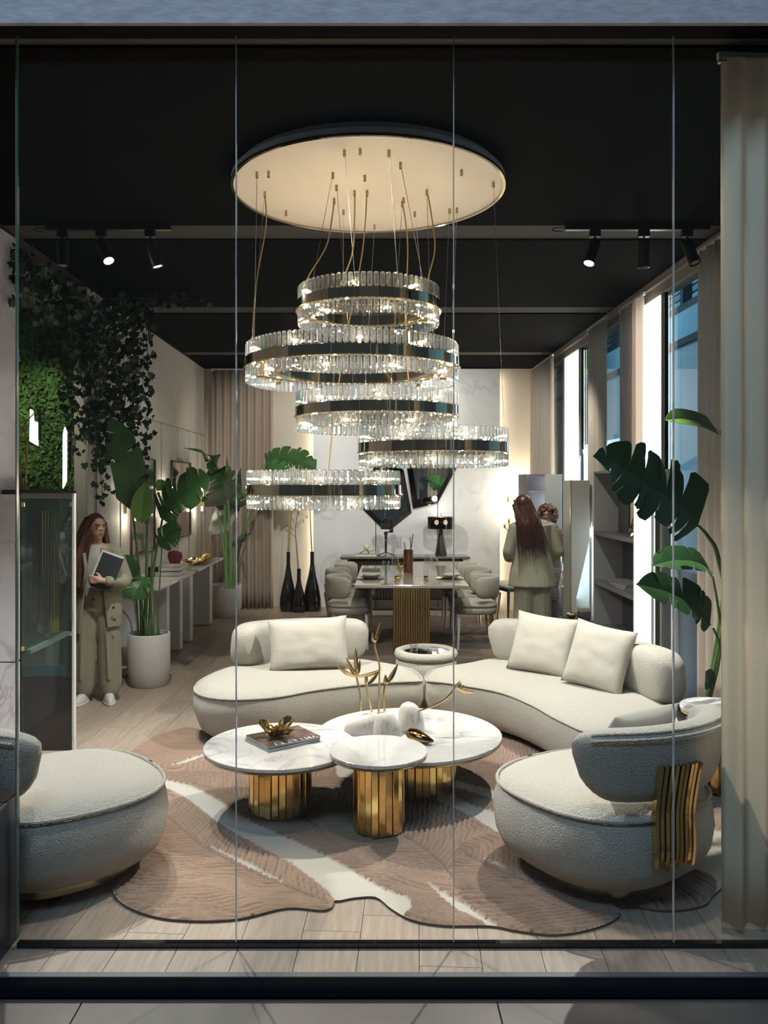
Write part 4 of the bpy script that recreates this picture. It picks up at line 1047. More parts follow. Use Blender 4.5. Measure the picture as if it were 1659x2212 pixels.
stem([Q(503, 1272, 11.5), Q(514, 1190, 11.5), Q(540, 1085, 11.4), Q(572, 1030, 11.3)], .012, .006, pb)
blade([P(576, 1012, 11.4), P(600, 992, 11.35), P(640, 992, 11.3), P(684, 1014, 11.2)], .19, (0, -1, .8), LEAF, pb, 31, 12, .1, .2)
blade([P(572, 1030, 11.3), P(590, 1012, 11.2), P(625, 1020, 11.1)], .14, (0, -1, .7), LEAF, pb, 32, 9, .1, .2)
# right-hand plant behind the big curtain
pr = plant_pot((2.17, 5.47), .11, .27, 'large-leaved plant at the right whose leaves reach over the sofa end')
D = 5.3
stem([(2.17, 5.47, .23), (2.26, 5.35, 1.0), Q(1550, 1200, 5.28), Q(1530, 1160, 5.25), Q(1508, 1135, 5.2)], .020, .010, pr)
stem([(2.17, 5.47, .23), (2.27, 5.36, 1.2), (2.27, 5.32, 1.9), Q(1556, 930, 5.3)], .018, .008, pr)
stem([(2.17, 5.48, .23), (2.25, 5.40, .8), Q(1540, 1245, 5.3)], .013, .007, pr)
stem([(2.16, 5.46, .23), (2.24, 5.38, .7), Q(1540, 1355, 5.3)], .013, .007, pr)
blade([Q(1508, 1135, 5.2), Q(1462, 1085, 5.05), Q(1385, 1040, 4.9), Q(1330, 1000, 4.8), Q(1280, 985, 4.7)], .215, (-.15, -1, .35), LEAF, pr, 41, 9, .08, .18, shape=.8)
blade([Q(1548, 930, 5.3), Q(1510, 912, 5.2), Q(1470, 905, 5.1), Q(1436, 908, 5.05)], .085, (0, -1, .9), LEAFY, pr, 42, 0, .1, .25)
blade([Q(1534, 1235, 5.3), Q(1508, 1215, 5.2), Q(1460, 1210, 5.1), Q(1408, 1222, 5.0)], .10, (.1, -1, .9), LEAF, pr, 43, 5, .1, .3)
blade([Q(1534, 1350, 5.3), Q(1500, 1310, 5.2), Q(1440, 1278, 5.1), Q(1372, 1262, 5.0)], .13, (0, -1, .7), LEAF, pr, 44, 6, .1, .25)
blade([Q(1534, 1485, 5.3), Q(1530, 1465, 5.25), Q(1524, 1450, 5.2)], .05, (0, -1, .5), LEAF, pr, 45, 0, .1, .25)

# ================================================================ ivy over the left recess, green wall
def ivy_leaf():
    pts = [(0, 0), (.35, -.18), (.62, .12), (.42, .34), (.58, .72), (.24, .62), (0, 1.08), (-.24, .62), (-.58, .72), (-.42, .34), (-.62, .12), (-.35, -.18)]
    v = [(x, .12 * abs(x), z) for x, z in pts] + [(0, -.02, .35)]
    f = [(i, (i + 1) % 12, 12) for i in range(12)]
    v2 = [(x, y + .02, z) for x, y, z in v]
    return v + v2, f + [(b + 13, a + 13, c + 13) for a, b, c in f]
IVV, IVF = ivy_leaf()
ivm = MB().add(IVV, IVF).build('leaf', IVY).data
bpy.data.objects.remove([o for o in bpy.data.objects if o.data == ivm][0])
def ivy(name, label, strands, nmax, seed, ymin, size=(.035, .06)):
    R = random.Random(seed); root = thing(name, label, 'plant', tuple(strands[0][0])); inv = WM[root.name].inverted(); places = []
    for pts in strands:
        sp = spline([Vector(p) for p in pts], 6); n = len(sp)
        MB().tube(sp, .003, 4).build('vine', mat('vine_bark', (.08, .06, .035), .8) if 'vine_bark' not in MATS else MATS['vine_bark'], root, world=True)
        L = sum((sp[i] - sp[i - 1]).length for i in range(1, n)); m = int(L / .022)
        for k in range(m):
            f = k / m * (n - 1); p = sp[int(f)].lerp(sp[min(int(f) + 1, n - 1)], f % 1)
            places.append(p + Vector((R.gauss(0, .035), R.gauss(0, .035), R.gauss(0, .03))))
    R.shuffle(places); rest = MB()
    for i, p in enumerate(places):
        s_ = R.uniform(*size); M = Matrix.Translation(p) @ Matrix.Rotation(R.uniform(-.9, .9), 4, 'Z') @ Matrix.Rotation(pi + R.uniform(-.7, .7), 4, 'X') @ Matrix.Rotation(R.uniform(-.8, .8), 4, 'Y') @ Matrix.Scale(s_, 4)
        if i < nmax:
            o = link('leaf', ivm, root); o.matrix_basis = inv @ M
        else: rest.add(IVV, IVF, M)
    if rest.v: rest.build('small_leaves', IVY, root, world=True, kind='stuff')
R_ = random.Random(5); strs = []
for k in range(26):                                  # garland along the ceiling edge of the recess opening
    f = k / 25; y = 5.75 + 1.9 * f; x = XL - .02 + R_.uniform(-.06, .10)
    if f < .55: ln = R_.uniform(.10, .45)
    else: ln = R_.uniform(.5, 1.35)
    z = 3.45
    strs.append([(x, y, z), (x + R_.uniform(-.05, .08), y + .03, z - ln * .4), (x + R_.uniform(-.06, .10), y, z - ln)])
for k in range(12):
    x = XL + .03 + R_.uniform(0, .34); y = 7.45 + R_.uniform(0, .5); ln = R_.uniform(.7, 1.75)
    strs.append([(x, y, 3.5), (x + .03, y, 3.5 - ln * .5), (x + R_.uniform(-.08, .05), y, 3.5 - ln)])
strs.append([P(190, 700, 7.3), P(205, 820, 7.25), P(214, 950, 7.2), P(222, 1080, 7.2)])
strs.append([P(195, 700, 7.3), P(215, 840, 7.25), P(212, 940, 7.2), P(208, 1010, 7.2)])
ivy('hanging_ivy', 'dark ivy garland trailing down over the left recess and pillar', strs, 240, 3, 0)
ivy('hanging_ivy', 'thin ivy runner lying along the dark ceiling right of the pillar', [[(-2.35, 7.55, 3.5), (-1.9, 7.6, 3.52), (-1.5, 7.62, 3.50)], [(-2.3, 7.6, 3.5), (-2.0, 7.62, 3.47), (-1.7, 7.65, 3.51)]], 40, 9, 0, (.03, .05))
R_ = random.Random(8); vs, fsq = [], []
for k in range(15000):
    x = R_.uniform(-3.84, XL - .17); z = R_.uniform(0, 3.42); b = noise.noise(Vector((x * 2, z * 2, 1)))
    y = 7.70 - .05 * abs(b) - R_.uniform(0, .05); s_ = R_.uniform(.014, .038) * (1 + .8 * b); o = len(vs)
    a = R_.uniform(0, 2 * pi); t = Vector((cos(a), R_.uniform(-.7, .2), sin(a))) * s_; u = Vector((-sin(a), R_.uniform(-.6, .2), cos(a))) * s_ * .55
    c = Vector((x, y, z)); vs += [c - t, c + u, c + t * 1.1, c - u]; fsq.append((o, o + 1, o + 2, o + 3))
mbm = MB(); mbm.v = [tuple(v) for v in vs]; mbm.f = fsq
mo = mbm.build('moss_wall', MOSS, None, label='living green wall of small moss and leaves inside the left recess', cat='green wall', kind='stuff')
# thin pendant lamps in the recess
def pendant(x, y, z0, poly, label, th=.012):
    t = thing('pendant_lamp', label, 'pendant lamp', (x, y, 3.44))
    MB().lathe([(.05, -.03), (.05, 0)], 20).build('ceiling_rose', STEEL, t, 30)
    zt = max(p[1] for p in poly) + z0
    MB().tube([(-.02, 0, -.03), (-.02, 0, zt - 3.44)], .0015, 4).build('wire', BLACK, t); MB().tube([(.02, 0, -.03), (.02, 0, zt - 3.44 - .1)], .0015, 4).build('wire', BLACK, t)
    MB().loft([[(px, -th, pz + z0 - 3.44) for px, pz in poly], [(px, th, pz + z0 - 3.44) for px, pz in poly]], True, True).build('glowing_shade', mat('pendant_glow', (.9, .95, .9), .4, emis=1.6) if 'pendant_glow' not in MATS else MATS['pendant_glow'], t)
    MB().box((.03, .0, z0 - 3.44 + .05), (.05, .02, zt - 3.44)).build('holder', BLACK, t)
pendant(-2.86, 7.05, 2.14, [(-.04, .04), (.03, 0), (.025, .20), (-.005, .21), (-.015, .30), (-.035, .31)], 'left slender glowing pendant lamp before the green wall')
pendant(-2.60, 7.05, 1.88, [(-.02, -.10), (.010, -.04), (.012, .38), (-.004, .42), (-.018, .36)], 'right slender glowing pendant lamp before the green wall')
bd_ = thing('branch_arrangement', 'bare light-brown twigs standing on top of the display cabinet', 'branches', (-2.50, 5.95, 1.776))
for k, pts in enumerate(([(0, 0, 0), (-.03, 0, .25), (.0, 0, .42), (.03, 0, .50)], [(.02, 0, 0), (.03, 0, .3), (.02, 0, .46), (.10, 0, .56)], [(-.02, 0, 0), (-.06, .02, .2), (-.05, 0, .38)])):
    MB().tube(spline(pts, 5), [.008 - .0003 * i for i in range(16)] if len(pts) == 4 else .006, 6).build('twig', mat('twig_bark', (.30, .17, .09), .7) if 'twig_bark' not in MATS else MATS['twig_bark'], bd_, True)

# ================================================================ display cabinet at left
dc = thing('display_cabinet', 'tall marble display cabinet with dark glass front and gold tubes inside, at the left', 'cabinet', (-2.45, 5.9, 0))
def B(a, b, name, m, parent, c=0, **kw):
    mb = MB().bbox(a, b, c) if c else MB().box(a, b)
    return mb.build(name, m, parent, world=True, **kw)
B((-3.4, 5.60, .62), (-2.395, 5.66, 1.745), 'marble_panel', MARBLE, dc, .003); B((-3.4, 5.60, .001), (-2.395, 5.66, .612), 'marble_panel', MARBLE, dc, .003)
B((-2.045, 5.665, .001), (-2.028, 5.70, 1.752), 'marble_jamb', MARBLE, dc, .002)
B((-3.4, 5.661, 1.752), (-2.396, 6.55, 1.775), 'top_panel', BLKGLOSS, dc); B((-2.395, 5.661, 1.752), (-2.028, 5.70, 1.765), 'top_edge', BLKGLOSS, dc)
B((-2.394, 5.667, 1.715), (-2.046, 5.70, 1.751), 'top_rail', mat('marble_grey_rail', (.25, .22, .20), .3), dc)
B((-2.394, 5.667, .001), (-2.046, 5.70, .50), 'lower_panel', BLKGLOSS, dc)
B((-2.394, 5.672, .50), (-2.046, 5.676, 1.714), 'glass_pane', TEALREFL, dc)
B((-3.4, 5.67, .001), (-2.395, 6.55, 1.751), 'carcass', BLKGLOSS, dc)
B((-2.394, 5.75, .64), (-2.36, 6.5, .67), 'inner_ledge', mat('stone_ledge', (.20, .21, .20), .4), dc)
B((-2.394, 5.72, .501), (-2.12, 5.73, .57), 'painted_reflection', mat('teal_reflection', (.01, .10, .10), .6), dc)  # coloured strip stands in for a teal reflection in the glass
for k, (x, y_) in enumerate(((-2.372, 6.10), (-2.356, 6.115), (-2.341, 6.13), (-2.327, 6.15))):
    B((x, y_, .72), (x + .014, y_ + .014, 1.60 - .02 * (k % 2)), 'gold_tube', GOLD, dc)
for k in range(3):
    B((-2.375 + .0 * k, 5.95 + .05 * k, .80), (-2.36, 5.97 + .05 * k, 1.62), 'dark_tube', mat('aged_brass', (.20, .14, .07), .3, 1) if 'aged_brass' not in MATS else MATS['aged_brass'], dc)
for (x, z) in ((-2.39, 1.66), (-2.06, 1.66), (-2.39, .68), (-2.06, .78)):
    B((x, 5.668, z), (x + .022, 5.6715, z + .03), 'hinge_clip', BRASS, dc)
light('added_tube_light', 'POINT', (-2.22, 5.95, 1.66), None, 1.5, WARM, .02)  # added point light without a fitting, brightens the gold tubes
# planter with grass, left of the shop window
plc = thing('planter_box', 'dark blue-grey metal planter box with tall grass at the left front corner', 'planter', (-1.66, 3.07, 0))
B((-1.95, 3.09, .002), (-1.412, 3.335, .572), 'box', NAVY, plc, .003)
B((-1.95, 2.62, -.064), (-1.412, 3.052, .572), 'front_box', NAVY, plc, .003)
B((-1.935, 2.65, .573), (-1.425, 3.33, .576), 'soil', SOIL, plc)
R_ = random.Random(2); gm = MB()
for k in range(260):
    x, y_ = R_.uniform(-1.93, -1.47), R_.uniform(2.85, 3.3); h = R_.uniform(.25, .62); a = R_.uniform(0, 2 * pi); l_ = R_.uniform(.02, .16); w = .0025
    r_ = []
    for i in range(5):
        f = i / 4; c = Vector((x + cos(a) * l_ * f * f, y_ + sin(a) * l_ * f * f * .5, .576 + h * f)); ww = w * (1 - f * .85)
        r_.append([c + Vector((ww, 0, 0)), c + Vector((0, ww, 0)), c - Vector((ww, 0, 0))])
    gm.loft(r_, True, True)
gm.build('grass', mat('grass_blade', (.05, .09, .03), .5, noise_amt=.4, noise_scale=30), plc, world=True, kind='stuff')

# ================================================================ consoles, mirrors, sconces on the left wall
def console(y0, y1, label, legs):
    t = thing('console_table', label, 'table', (-2.22, y0, 0))
    B((XL + .015, y0, .822), (-1.985, y1, .85), 'marble_top', MARBLE, t, .003)
    for (a, b) in legs:
        B((-2.46, a, .014), (-2.10, b, .822), 'slab_leg', WHITEP, t, .004); B((-2.455, a + .005, 0), (-2.105, b - .005, .013), 'brass_foot', BRASS, t)
    return t
console(7.78, 9.32, 'white console table with slab legs along the left wall, nearer one with books', ((7.86, 7.98), (8.5, 8.62), (9.08, 9.22)))
console(9.50, 11.08, 'white console table with slab legs along the left wall, farther one by the drape', ((9.58, 9.74), (10.75, 10.92)))
def book(loc, rz, w, h, t_, cm, label, group=None):
    b = thing('book', label, 'book', loc, rz, group)
    MB().box((-w / 2 + .004, -h / 2 + .004, .003), (w / 2 - .004, h / 2 - .004, t_ - .003)).build('pages', PAPER, b)
    MB().box((-w / 2, -h / 2, 0), (w / 2, h / 2, .003)).box((-w / 2, -h / 2, t_ - .003), (w / 2, h / 2, t_)).box((-w / 2, -h / 2, 0), (-w / 2 + .003, h / 2, t_)).build('cover', cm, b)
    return b
DK = mat('book_dark', (.02, .03, .03), .5)
book((-2.16, 8.95, .8505), .08, .24, .36, .05, DK, 'thick dark-edged book lying on the near console, lower of two')
book((-2.16, 8.96, .901), .05, .24, .36, .048, DK, 'thick dark-edged book lying on the near console, upper of two')
vz = thing('red_vase', 'wine-red chunky vase on the far console', 'vase', (-2.30, 9.70, .8505), .2)
MB().loft([[(.05 * c, .05 * s_, 0) for c, s_ in [(cos(a * pi / 4), sin(a * pi / 4)) for a in range(8)]], [(.065 * cos(a * pi / 4 + .2), .065 * sin(a * pi / 4 + .2), .07) for a in range(8)],
           [(.09 * cos(a * pi / 4 + .3), .085 * sin(a * pi / 4 + .3), .12 + .01 * (a % 2)) for a in range(8)], [(.082 * cos(a * pi / 4 + .3), .078 * sin(a * pi / 4 + .3), .17 + .015 * (a % 3)) for a in range(8)],
           [(.06 * cos(a * pi / 4 + .3), .06 * sin(a * pi / 4 + .3), .15) for a in range(8)]], True, True).build('vase_body', mat('wine_red', (.16, .015, .03), .35), vz, 30)
crumple('gold_tray', .20, .07, (-2.16, 10.36, .8505), 'long crumpled gold leaf tray on the far console', 2, sx=.75, sy=2.2, spikes=9, cat='tray')
sm = thing('table_lamp', 'small black lamp on the near console behind the plant leaves', 'lamp', (-2.20, 8.25, .8505))
MB().lathe([(.035, 0), (.035, .012), (.008, .014), (.008, .05)], 20).build('base', BLACK, sm, 30); MB().lathe([(.045, .05), (.045, .15), (.04, .15)], 20).build('shade', BLACK, sm, 30)
MB().box((.0, -.02, .10), (.08, .02, .15)).build('arm', BLACK, sm)
def wall_mirror(y0, y1, z0, z1, label):
    t = thing('wall_mirror', label, 'mirror', (XL + .012, (y0 + y1) / 2, z0))
    w = .018; x0, x1 = XL + .012, XL + .035
    fr_ = MB()
    for a, b in (((x0, y0, z0), (x1, y1, z0 + w)), ((x0, y0, z1 - w), (x1, y1, z1)), ((x0, y0, z0), (x1, y0 + w, z1)), ((x0, y1 - w, z0), (x1, y1, z1))): fr_.box(a, b)
    fr_.build('frame', mat('bronze_frame', (.06, .04, .035), .4, .3) if 'bronze_frame' not in MATS else MATS['bronze_frame'], t, world=True)
    B((x0, y0 + w, z0 + w), (x0 + .010, y1 - w, z1 - w), 'mirror_glass', mat('mirror_left', (.86, .86, .87), .06, 1) if 'mirror_left' not in MATS else MATS['mirror_left'], t)
wall_mirror(8.62, 9.56, 1.06, 2.11, 'dark-framed wall mirror nearer the woman, above the console')
wall_mirror(10.36, 11.42, 1.13, 2.12, 'dark-framed wall mirror nearer the taupe drape, above the console')
def sconce(y, label):
    t = thing('wall_sconce', label, 'wall lamp', (XL + .015, y, 1.62))
    MB().box((0, -.025, -.10), (.012, .025, .10)).build('backplate', BRASS, t)
    MB().cyl((.012, 0, 0), (.10, 0, 0), .008).build('arm', BRASS, t, 30)
    MB().cyl((.10, 0, -.10), (.10, 0, .10), .026, n=16).build('sleeve', BRASS, t, 30)
    for s_ in (1, -1):
        MB().lathe([(.022, .10 * s_), (.022, .30 * s_)] if s_ > 0 else [(.022, -.30), (.022, -.10)], 16, Matrix.Translation((.10, 0, 0)), cap0=False, cap1=False).build('glass_tube', CLEAR, t, 30)
        MB().ell((.10, 0, .125 * s_), (.014, .014, .022), 10, 7).build('bulb', mat('sconce_bulb', (1, .9, .75), .5, emis=30) if 'sconce_bulb' not in MATS else MATS['sconce_bulb'], t, 'all')
        light('sconce_glow', 'POINT', (XL + .115, y, 1.62 + .16 * s_), None, 3, (1, .87, .68), .02)
sconce(8.42, 'brass wall lamp with two glass tubes, nearest one, left of the first mirror')
sconce(9.97, 'brass wall lamp with two glass tubes, between the two mirrors')
sconce(11.75, 'brass wall lamp with two glass tubes, right of the second mirror')

# ================================================================ black vases with gold branches
def floor_vase(x, y, h, r, label):
    t = thing('floor_vase', label, 'vase', (x, y, 0))
    MB().lathe([(r * .93, 0), (r, .06 * h / .85), (r * .97, h * .22), (r * .72, h * .42), (r * .42, h * .6), (r * .27, h * .74), (.028, h * .80), (.028, h), (.02, h), (.02, h * .9)], 32, cap1=False).build('vase_body', BLKGLOSS, t, 40)
    return t
GB = mat('gilded_branch', (.45, .32, .13), .4, .6); BB = mat('dry_branch', (.13, .09, .05), .7)
f1 = floor_vase(-1.215, 12.02, .85, .125, 'tall black bottle vase, leftmost of the three by the back wall, with gold branch')
f2 = floor_vase(-1.055, 11.92, .62, .105, 'shortest black bottle vase in the middle with a bare dark branch')
f3 = floor_vase(-.875, 12.05, .85, .13, 'tall black bottle vase, rightmost of the three, next to the marble wall')
def branch(pts, r, m, parent, twigs, seed):
    R = random.Random(seed); sp = spline([Vector(p) for p in pts], 6)
    br = MB().tube(sp, [r * (1 - .6 * i / (len(sp) - 1)) for i in range(len(sp))], 6).build('branch', m, parent, True)
    mb = MB()
    for k in range(twigs):
        i = int(len(sp) * R.uniform(.55, .98)); p = sp[i]; a = R.uniform(-1, 1); l_ = R.uniform(.08, .2)
        q = p + Vector((a * l_, R.uniform(-.04, .04), l_ * .7)); mb.tube([p, (p + q) / 2 + Vector((0, 0, .01)), q], [.004, .003, .002], 5)
        mb.ell(q, (.008, .008, .018), 6, 4)
    mb.build('twigs', m, br)
branch([(0, 0, .8), (.005, 0, 1.1), (.02, 0, 1.45), (.06, 0, 1.85)], .016, GB, f1, 7, 1)
branch([(0, 0, .55), (-.03, 0, .9), (-.05, 0, 1.15), (-.02, 0, 1.42)], .009, BB, f2, 9, 2)
branch([(0, 0, .8), (-.02, 0, 1.15), (-.03, 0, 1.5), (-.02, 0, 1.8)], .010, BB, f3, 7, 3)

# ================================================================ sideboard with lamp, camera gimbal, ornament
sb = thing('sideboard', 'dark sideboard with pale frame in front of the marble wall', 'sideboard', (.46, 12.0, 0))
PF = mat('pale_frame', (.45, .40, .35), .5); DW = mat('dark_fluted_wood', (.025, .018, .016), .35)
B((-.46, 11.78, .77), (1.38, 12.25, .80), 'top', mat('sideboard_top', (.14, .12, .11), .15), sb, .004)
B((-.44, 11.80, .62), (-.36, 12.25, .769), 'end_panel', PF, sb); B((1.28, 11.80, .62), (1.36, 12.25, .769), 'end_panel', PF, sb)
mbd = MB()
for k in range(18):
    a = -.34 + .045 * k; mbd.bbox((a, 11.83 + .012 * abs(sin(k * .6)), .20), (a + .04, 11.86 + .012, .765), .006)
mbd.build('fluted_door', DW, sb, world=True); B((-.34, 11.875, .18), (1.27, 12.24, .768), 'body', DW, sb)
B((.50, 11.84, .60), (1.26, 11.87, .74), 'drawer', PF, sb, .004); B((.50, 11.845, .2), (1.26, 11.87, .59), 'drawer', DW, sb, .004)
for x in (-.2, 1.1): B((x, 11.95, 0), (x + .12, 12.1, .18), 'foot', BLKGLOSS, sb)
tl = thing('table_lamp', 'black table lamp with a smoked drum shade and two lit bulbs on the sideboard', 'lamp', (.985, 12.0, .8005))
MB().lathe([(.085, 0), (.085, .03), (.072, .10), (.03, .36), (.022, .40)], 24).build('base', BLACK, tl, 40)
MB().lathe([(.19, .385), (.195, .39), (.195, .55), (.19, .555), (.19, .385)], 40, cap0=False, cap1=False).build('shade', SMOKE, tl, 30)
MB().lathe([(.197, .548), (.197, .556), (.189, .556), (.189, .548), (.197, .548)], 40, cap0=False, cap1=False).build('shade_rim', BLACK, tl)
MB().tube([(0, 0, .4), (0, 0, .62)], .005).tube([(-.19, 0, .552), (.19, 0, .552)], .004).build('finial_rod', BRASS, tl)
for s_ in (-1, 1): MB().ell((.065 * s_, 0, .475), (.032, .032, .036), 12, 8).build('bulb', mat('lamp_bulb', (1, .95, .85), .5, emis=14) if 'lamp_bulb' not in MATS else MATS['lamp_bulb'], tl, 'all')
light('lamp_glow', 'POINT', (.985, 12.0, 1.42), None, 4, (1, .9, .75), .04)
gb = thing('camera_gimbal', 'black camera on a stabiliser handle standing on small tripod legs on the sideboard', 'camera', (.19, 11.98, .8005))
for a in (90, 210, 330):
    MB().tube([(0, 0, .05), (.14 * cos(radians(a)), .14 * sin(radians(a)), .006)], .007).build('leg', BLACK, gb)
MB().cyl((0, 0, .04), (0, 0, .30), .016, .02).build('handle', BLACK, gb, 30)
MB().cyl((0, -.024, .22), (0, -.018, .22), .014, n=16).build('joystick', mat('blue_knob', (.02, .12, .4), .3), gb)
MB().cyl((0, 0, .30), (0, 0, .34), .028).cyl((.05, 0, .36), (.09, 0, .36), .026).bbox((-.02, -.012, .33), (.10, .012, .345), .003).bbox((.09, -.012, .33), (.105, .012, .48), .003).build('gimbal_arm', BLACK, gb, 30)
cmb = MB().bbox((-.075, -.035, .38), (.065, .035, .475), .008).bbox((-.03, -.03, .475), (.03, .03, .50), .006).cyl((0, -.035, .425), (0, -.10, .425), .033, n=18).build('camera_body', BLACK, gb, 30)
bp_ = book((-.10, 12.0, .8005), 0, .30, .26, .025, mat('cover_pale', (.45, .42, .36), .6), 'flat pale book under the coral ornament on the sideboard')
orn = thing('ornament', 'pale ball on twisted twig legs, on the pale book on the sideboard', 'ornament', (-.09, 12.0, .826))
MB().ell((0, 0, .10), (.045, .045, .045), 14, 9).build('ball', mat('cream_ball', (.65, .60, .42), .6), orn, 'all')
for k in range(5):
    a = k * 2 * pi / 5; MB().tube(spline([(0, 0, .06), (.05 * cos(a), .05 * sin(a), .035), (.12 * cos(a), .10 * sin(a), .005 + (.05 if k == 0 else 0))], 4), .005, 5).build('twig_leg', BB, orn)
dish = glassware('silver_dish', [(.02, 0), (.06, .004), (.065, .012), (.06, .012)], (.14, 11.86, .8005), 'small silver dish at the front edge of the sideboard', STEEL, cat='dish')
# faceted mirrors on the marble wall
def facet(poly, y, label, parent_label=None):
    t = thing('faceted_mirror', label, 'mirror', (sum(p[0] for p in poly) / len(poly), y, sum(p[1] for p in poly) / len(poly)))
    c = Vector((sum(p[0] for p in poly) / len(poly), 0, sum(p[1] for p in poly) / len(poly)))
    out = [Vector((x, y, z)) for x, z in poly]; inn = [Vector((c.x + (x - c.x) * .80, y - .035, c.z + (z - c.z) * .80)) for x, z in poly]
    n = len(poly)
    for i in range(n):
        j = (i + 1) % n
        MB().add([out[i], out[j], inn[j], inn[i], out[i] + Vector((0, .012, 0)), out[j] + Vector((0, .012, 0))], [(0, 1, 2, 3), (0, 4, 5, 1)]).build('bevel_facet', mat('dark_mirror', (.12, .10, .11), .08, 1) if 'dark_mirror' not in MATS else MATS['dark_mirror'], t, world=True)
    MB().loft([[(p.x, p.y, p.z) for p in inn], [(p.x, p.y + .02, p.z) for p in inn]], True, True).build('mirror_glass', mat('silver_mirror', (.55, .58, .57), .02, 1) if 'silver_mirror' not in MATS else MATS['silver_mirror'], t, world=True)
dM = D_BACK - .15
def wp(px, py): p = P(px, py, dM); return (p.x, p.z)
facet([wp(*q) for q in ((770, 1086), (826, 1142), (846, 1142), (889, 1108), (872, 1015), (820, 985))], dM, 'faceted wall mirror with a pointed lower end, left one behind the chandelier')
facet([wp(*q) for q in ((892, 1099), (945, 1087), (985, 1012), (1000, 940), (930, 900), (872, 960))], dM - .03, 'faceted wall mirror, right and higher one behind the chandelier')
# branching wall lamp behind the two women
sc = thing('branch_lamp', 'branching metal wall lamp with tube bulbs on the warm wall behind the two women', 'wall lamp', (2.05, D_BACK - .02, 1.4))
def wq(px, py, y=12.35): return P(px, py, y)
for pts in (([(1120, 1090), (1113, 1098), (1112, 1115), (1118, 1135)]), ([(1112, 1098), (1098, 1080)]), ([(1118, 1135), (1100, 1150), (1090, 1137)]), ([(1100, 1150), (1102, 1165), (1094, 1172)]), ([(1101, 1150), (1099, 1128)])):
    MB().tube([wq(*p) for p in pts], .009, 6).build('branch_arm', BB, sc, world=True)
for px, py in ((1098, 1079), (1090, 1136), (1093, 1173), (1099, 1125)):
    MB().ell(wq(px, py), (.022, .022, .045), 8, 6).build('socket', BRASS, sc, 'all', world=True)
for px, py in ((1126, 1078), (1108, 1108)):
    MB().ell(wq(px, py, 12.3), (.03, .03, .035), 10, 7).build('bulb', MATS['sconce_bulb'], sc, 'all', world=True)
light('branch_lamp_glow', 'POINT', (2.18, 12.2, 1.65), None, 45, (1, .84, .62), .05)

# ================================================================ dining group
def dchair(name, label, loc, rz, group):
    t = thing(name, label, 'chair', loc, rz, group)      # faces local +X
    pts = [Vector((.245 * math.copysign(abs(cos(a)) ** .7, cos(a)), .25 * math.copysign(abs(sin(a)) ** .7, sin(a)), 0)) for a in [2 * pi * k / 32 for k in range(32)]]
    cushion_body(pts, [(.02, .385), (.004, .395), (0, .43), (.004, .455), (.01, .46)]).build('seat_frame', BOUCLE2, t, 'all')
    cushion_body(pts, [(.008, .462), (0, .475), (.004, .50), (.03, .515), (.09, .525)]).build('seat_cushion', BOUCLE2, t, 'all')
    rings = []; N = 26; A = radians(95)
    for i in range(N + 1):
        a = pi - A + 2 * A * i / N; e = min(i, N - i) / N; f = min(e / .12, 1); k = max(sqrt(max(1 - (1 - f) ** 2, 0)), .08)
        z0, z1 = .56 + .06 * abs(cos(a / 1)) * 0, .80; zlo = z0 + .07 * (1 - k); zhi = z1 - .05 * (1 - k); h = zhi - zlo; w = .055 * (.5 + .5 * k) / 2
        rings.append([((.245 + w * math.copysign(abs(cos(b)) ** .7, cos(b)) + .03 * (zlo + h / 2 * (1 + sin(b)) - .6)) * cos(a), (.25 + w * cos(b)) * sin(a), zlo + h / 2 + h / 2 * math.copysign(abs(sin(b)) ** .7, sin(b))) for b in [2 * pi * j / 14 for j in range(14)]])
    MB().loft(rings, True, True).build('backrest', BOUCLE2, t, 'all')
    for x, y in ((.19, .19), (.19, -.19)):
        MB().cyl((x, y, .39), (x + .015, y * 1.05, 0), .020, .010).build('leg', WHITEP, t, 30)
    for s_ in (1, -1):
        MB().tube([(-.27, s_ * .12, .62), (-.24, s_ * .15, .45), (-.22, s_ * .18, .38), (-.25, s_ * .20, 0)], [.012, .015, .017, .010]).build('leg', BRASS, t, 30)
    return t
G = 'upholstered chairs around the dining table'
DX0, DX1 = -.26, 1.14
c0 = dchair('dining_chair', 'beige curved-back dining chair, nearest on the left side of the dining table', (DX0, 9.32, .0072), 0, G)
for (x, y, rz, lb) in ((DX0 - .04, 10.05, 0, 'beige curved-back dining chair, middle one on the left side of the dining table'), (DX0 + .04, 10.75, 0, 'beige curved-back dining chair, farthest on the left side of the dining table'),
                       (DX1, 9.32, pi, 'beige curved-back dining chair, nearest on the right side of the dining table'), (DX1 + .02, 10.05, pi, 'beige curved-back dining chair, middle one on the right side of the dining table'), (DX1 - .02, 10.75, pi, 'beige curved-back dining chair, farthest on the right side of the dining table')):
    dup(c0, (x, y, .0072), rz, label=lb)
dt = thing('dining_table', 'rectangular polished stone dining table on a gold fluted pedestal', 'table', (.43, 9.8, .0072), radians(-1.2))
MB().bbox((-.60, -1.08, .722), (.60, 1.10, .755), .004).build('stone_top', mat('table_stone', (.42, .38, .34), .10, noise_amt=.12, noise_scale=4, coat=.4), dt)
MB().box((-.60, -.25, .7551), (.60, -.235, .7556)).box((.02, -1.08, .7551), (.035, 1.10, .7556)).build('brass_inlay', BRASS, dt)
fl_ = MB(); R_ = random.Random(4)
for (ya, yb) in ((-.78, -.60), (.55, .72)):
    mbp = MB()
    for k in range(15):
        x = -.19 + k * .0265; M = Matrix.Translation((x, ya, 0))
        o_ = MB().bbox((x, ya - .006 * (k % 2), 0), (x + .0245, yb, .721), .004).build('flute', mat('flute_gold', (.55, .42, .22), .28, 1) if 'flute_gold' not in MATS else MATS['flute_gold'], dt)
rg2 = thing('dining_rug', 'dark brown streaked rug under the dining table', 'rug', (.45, 9.75, 0))
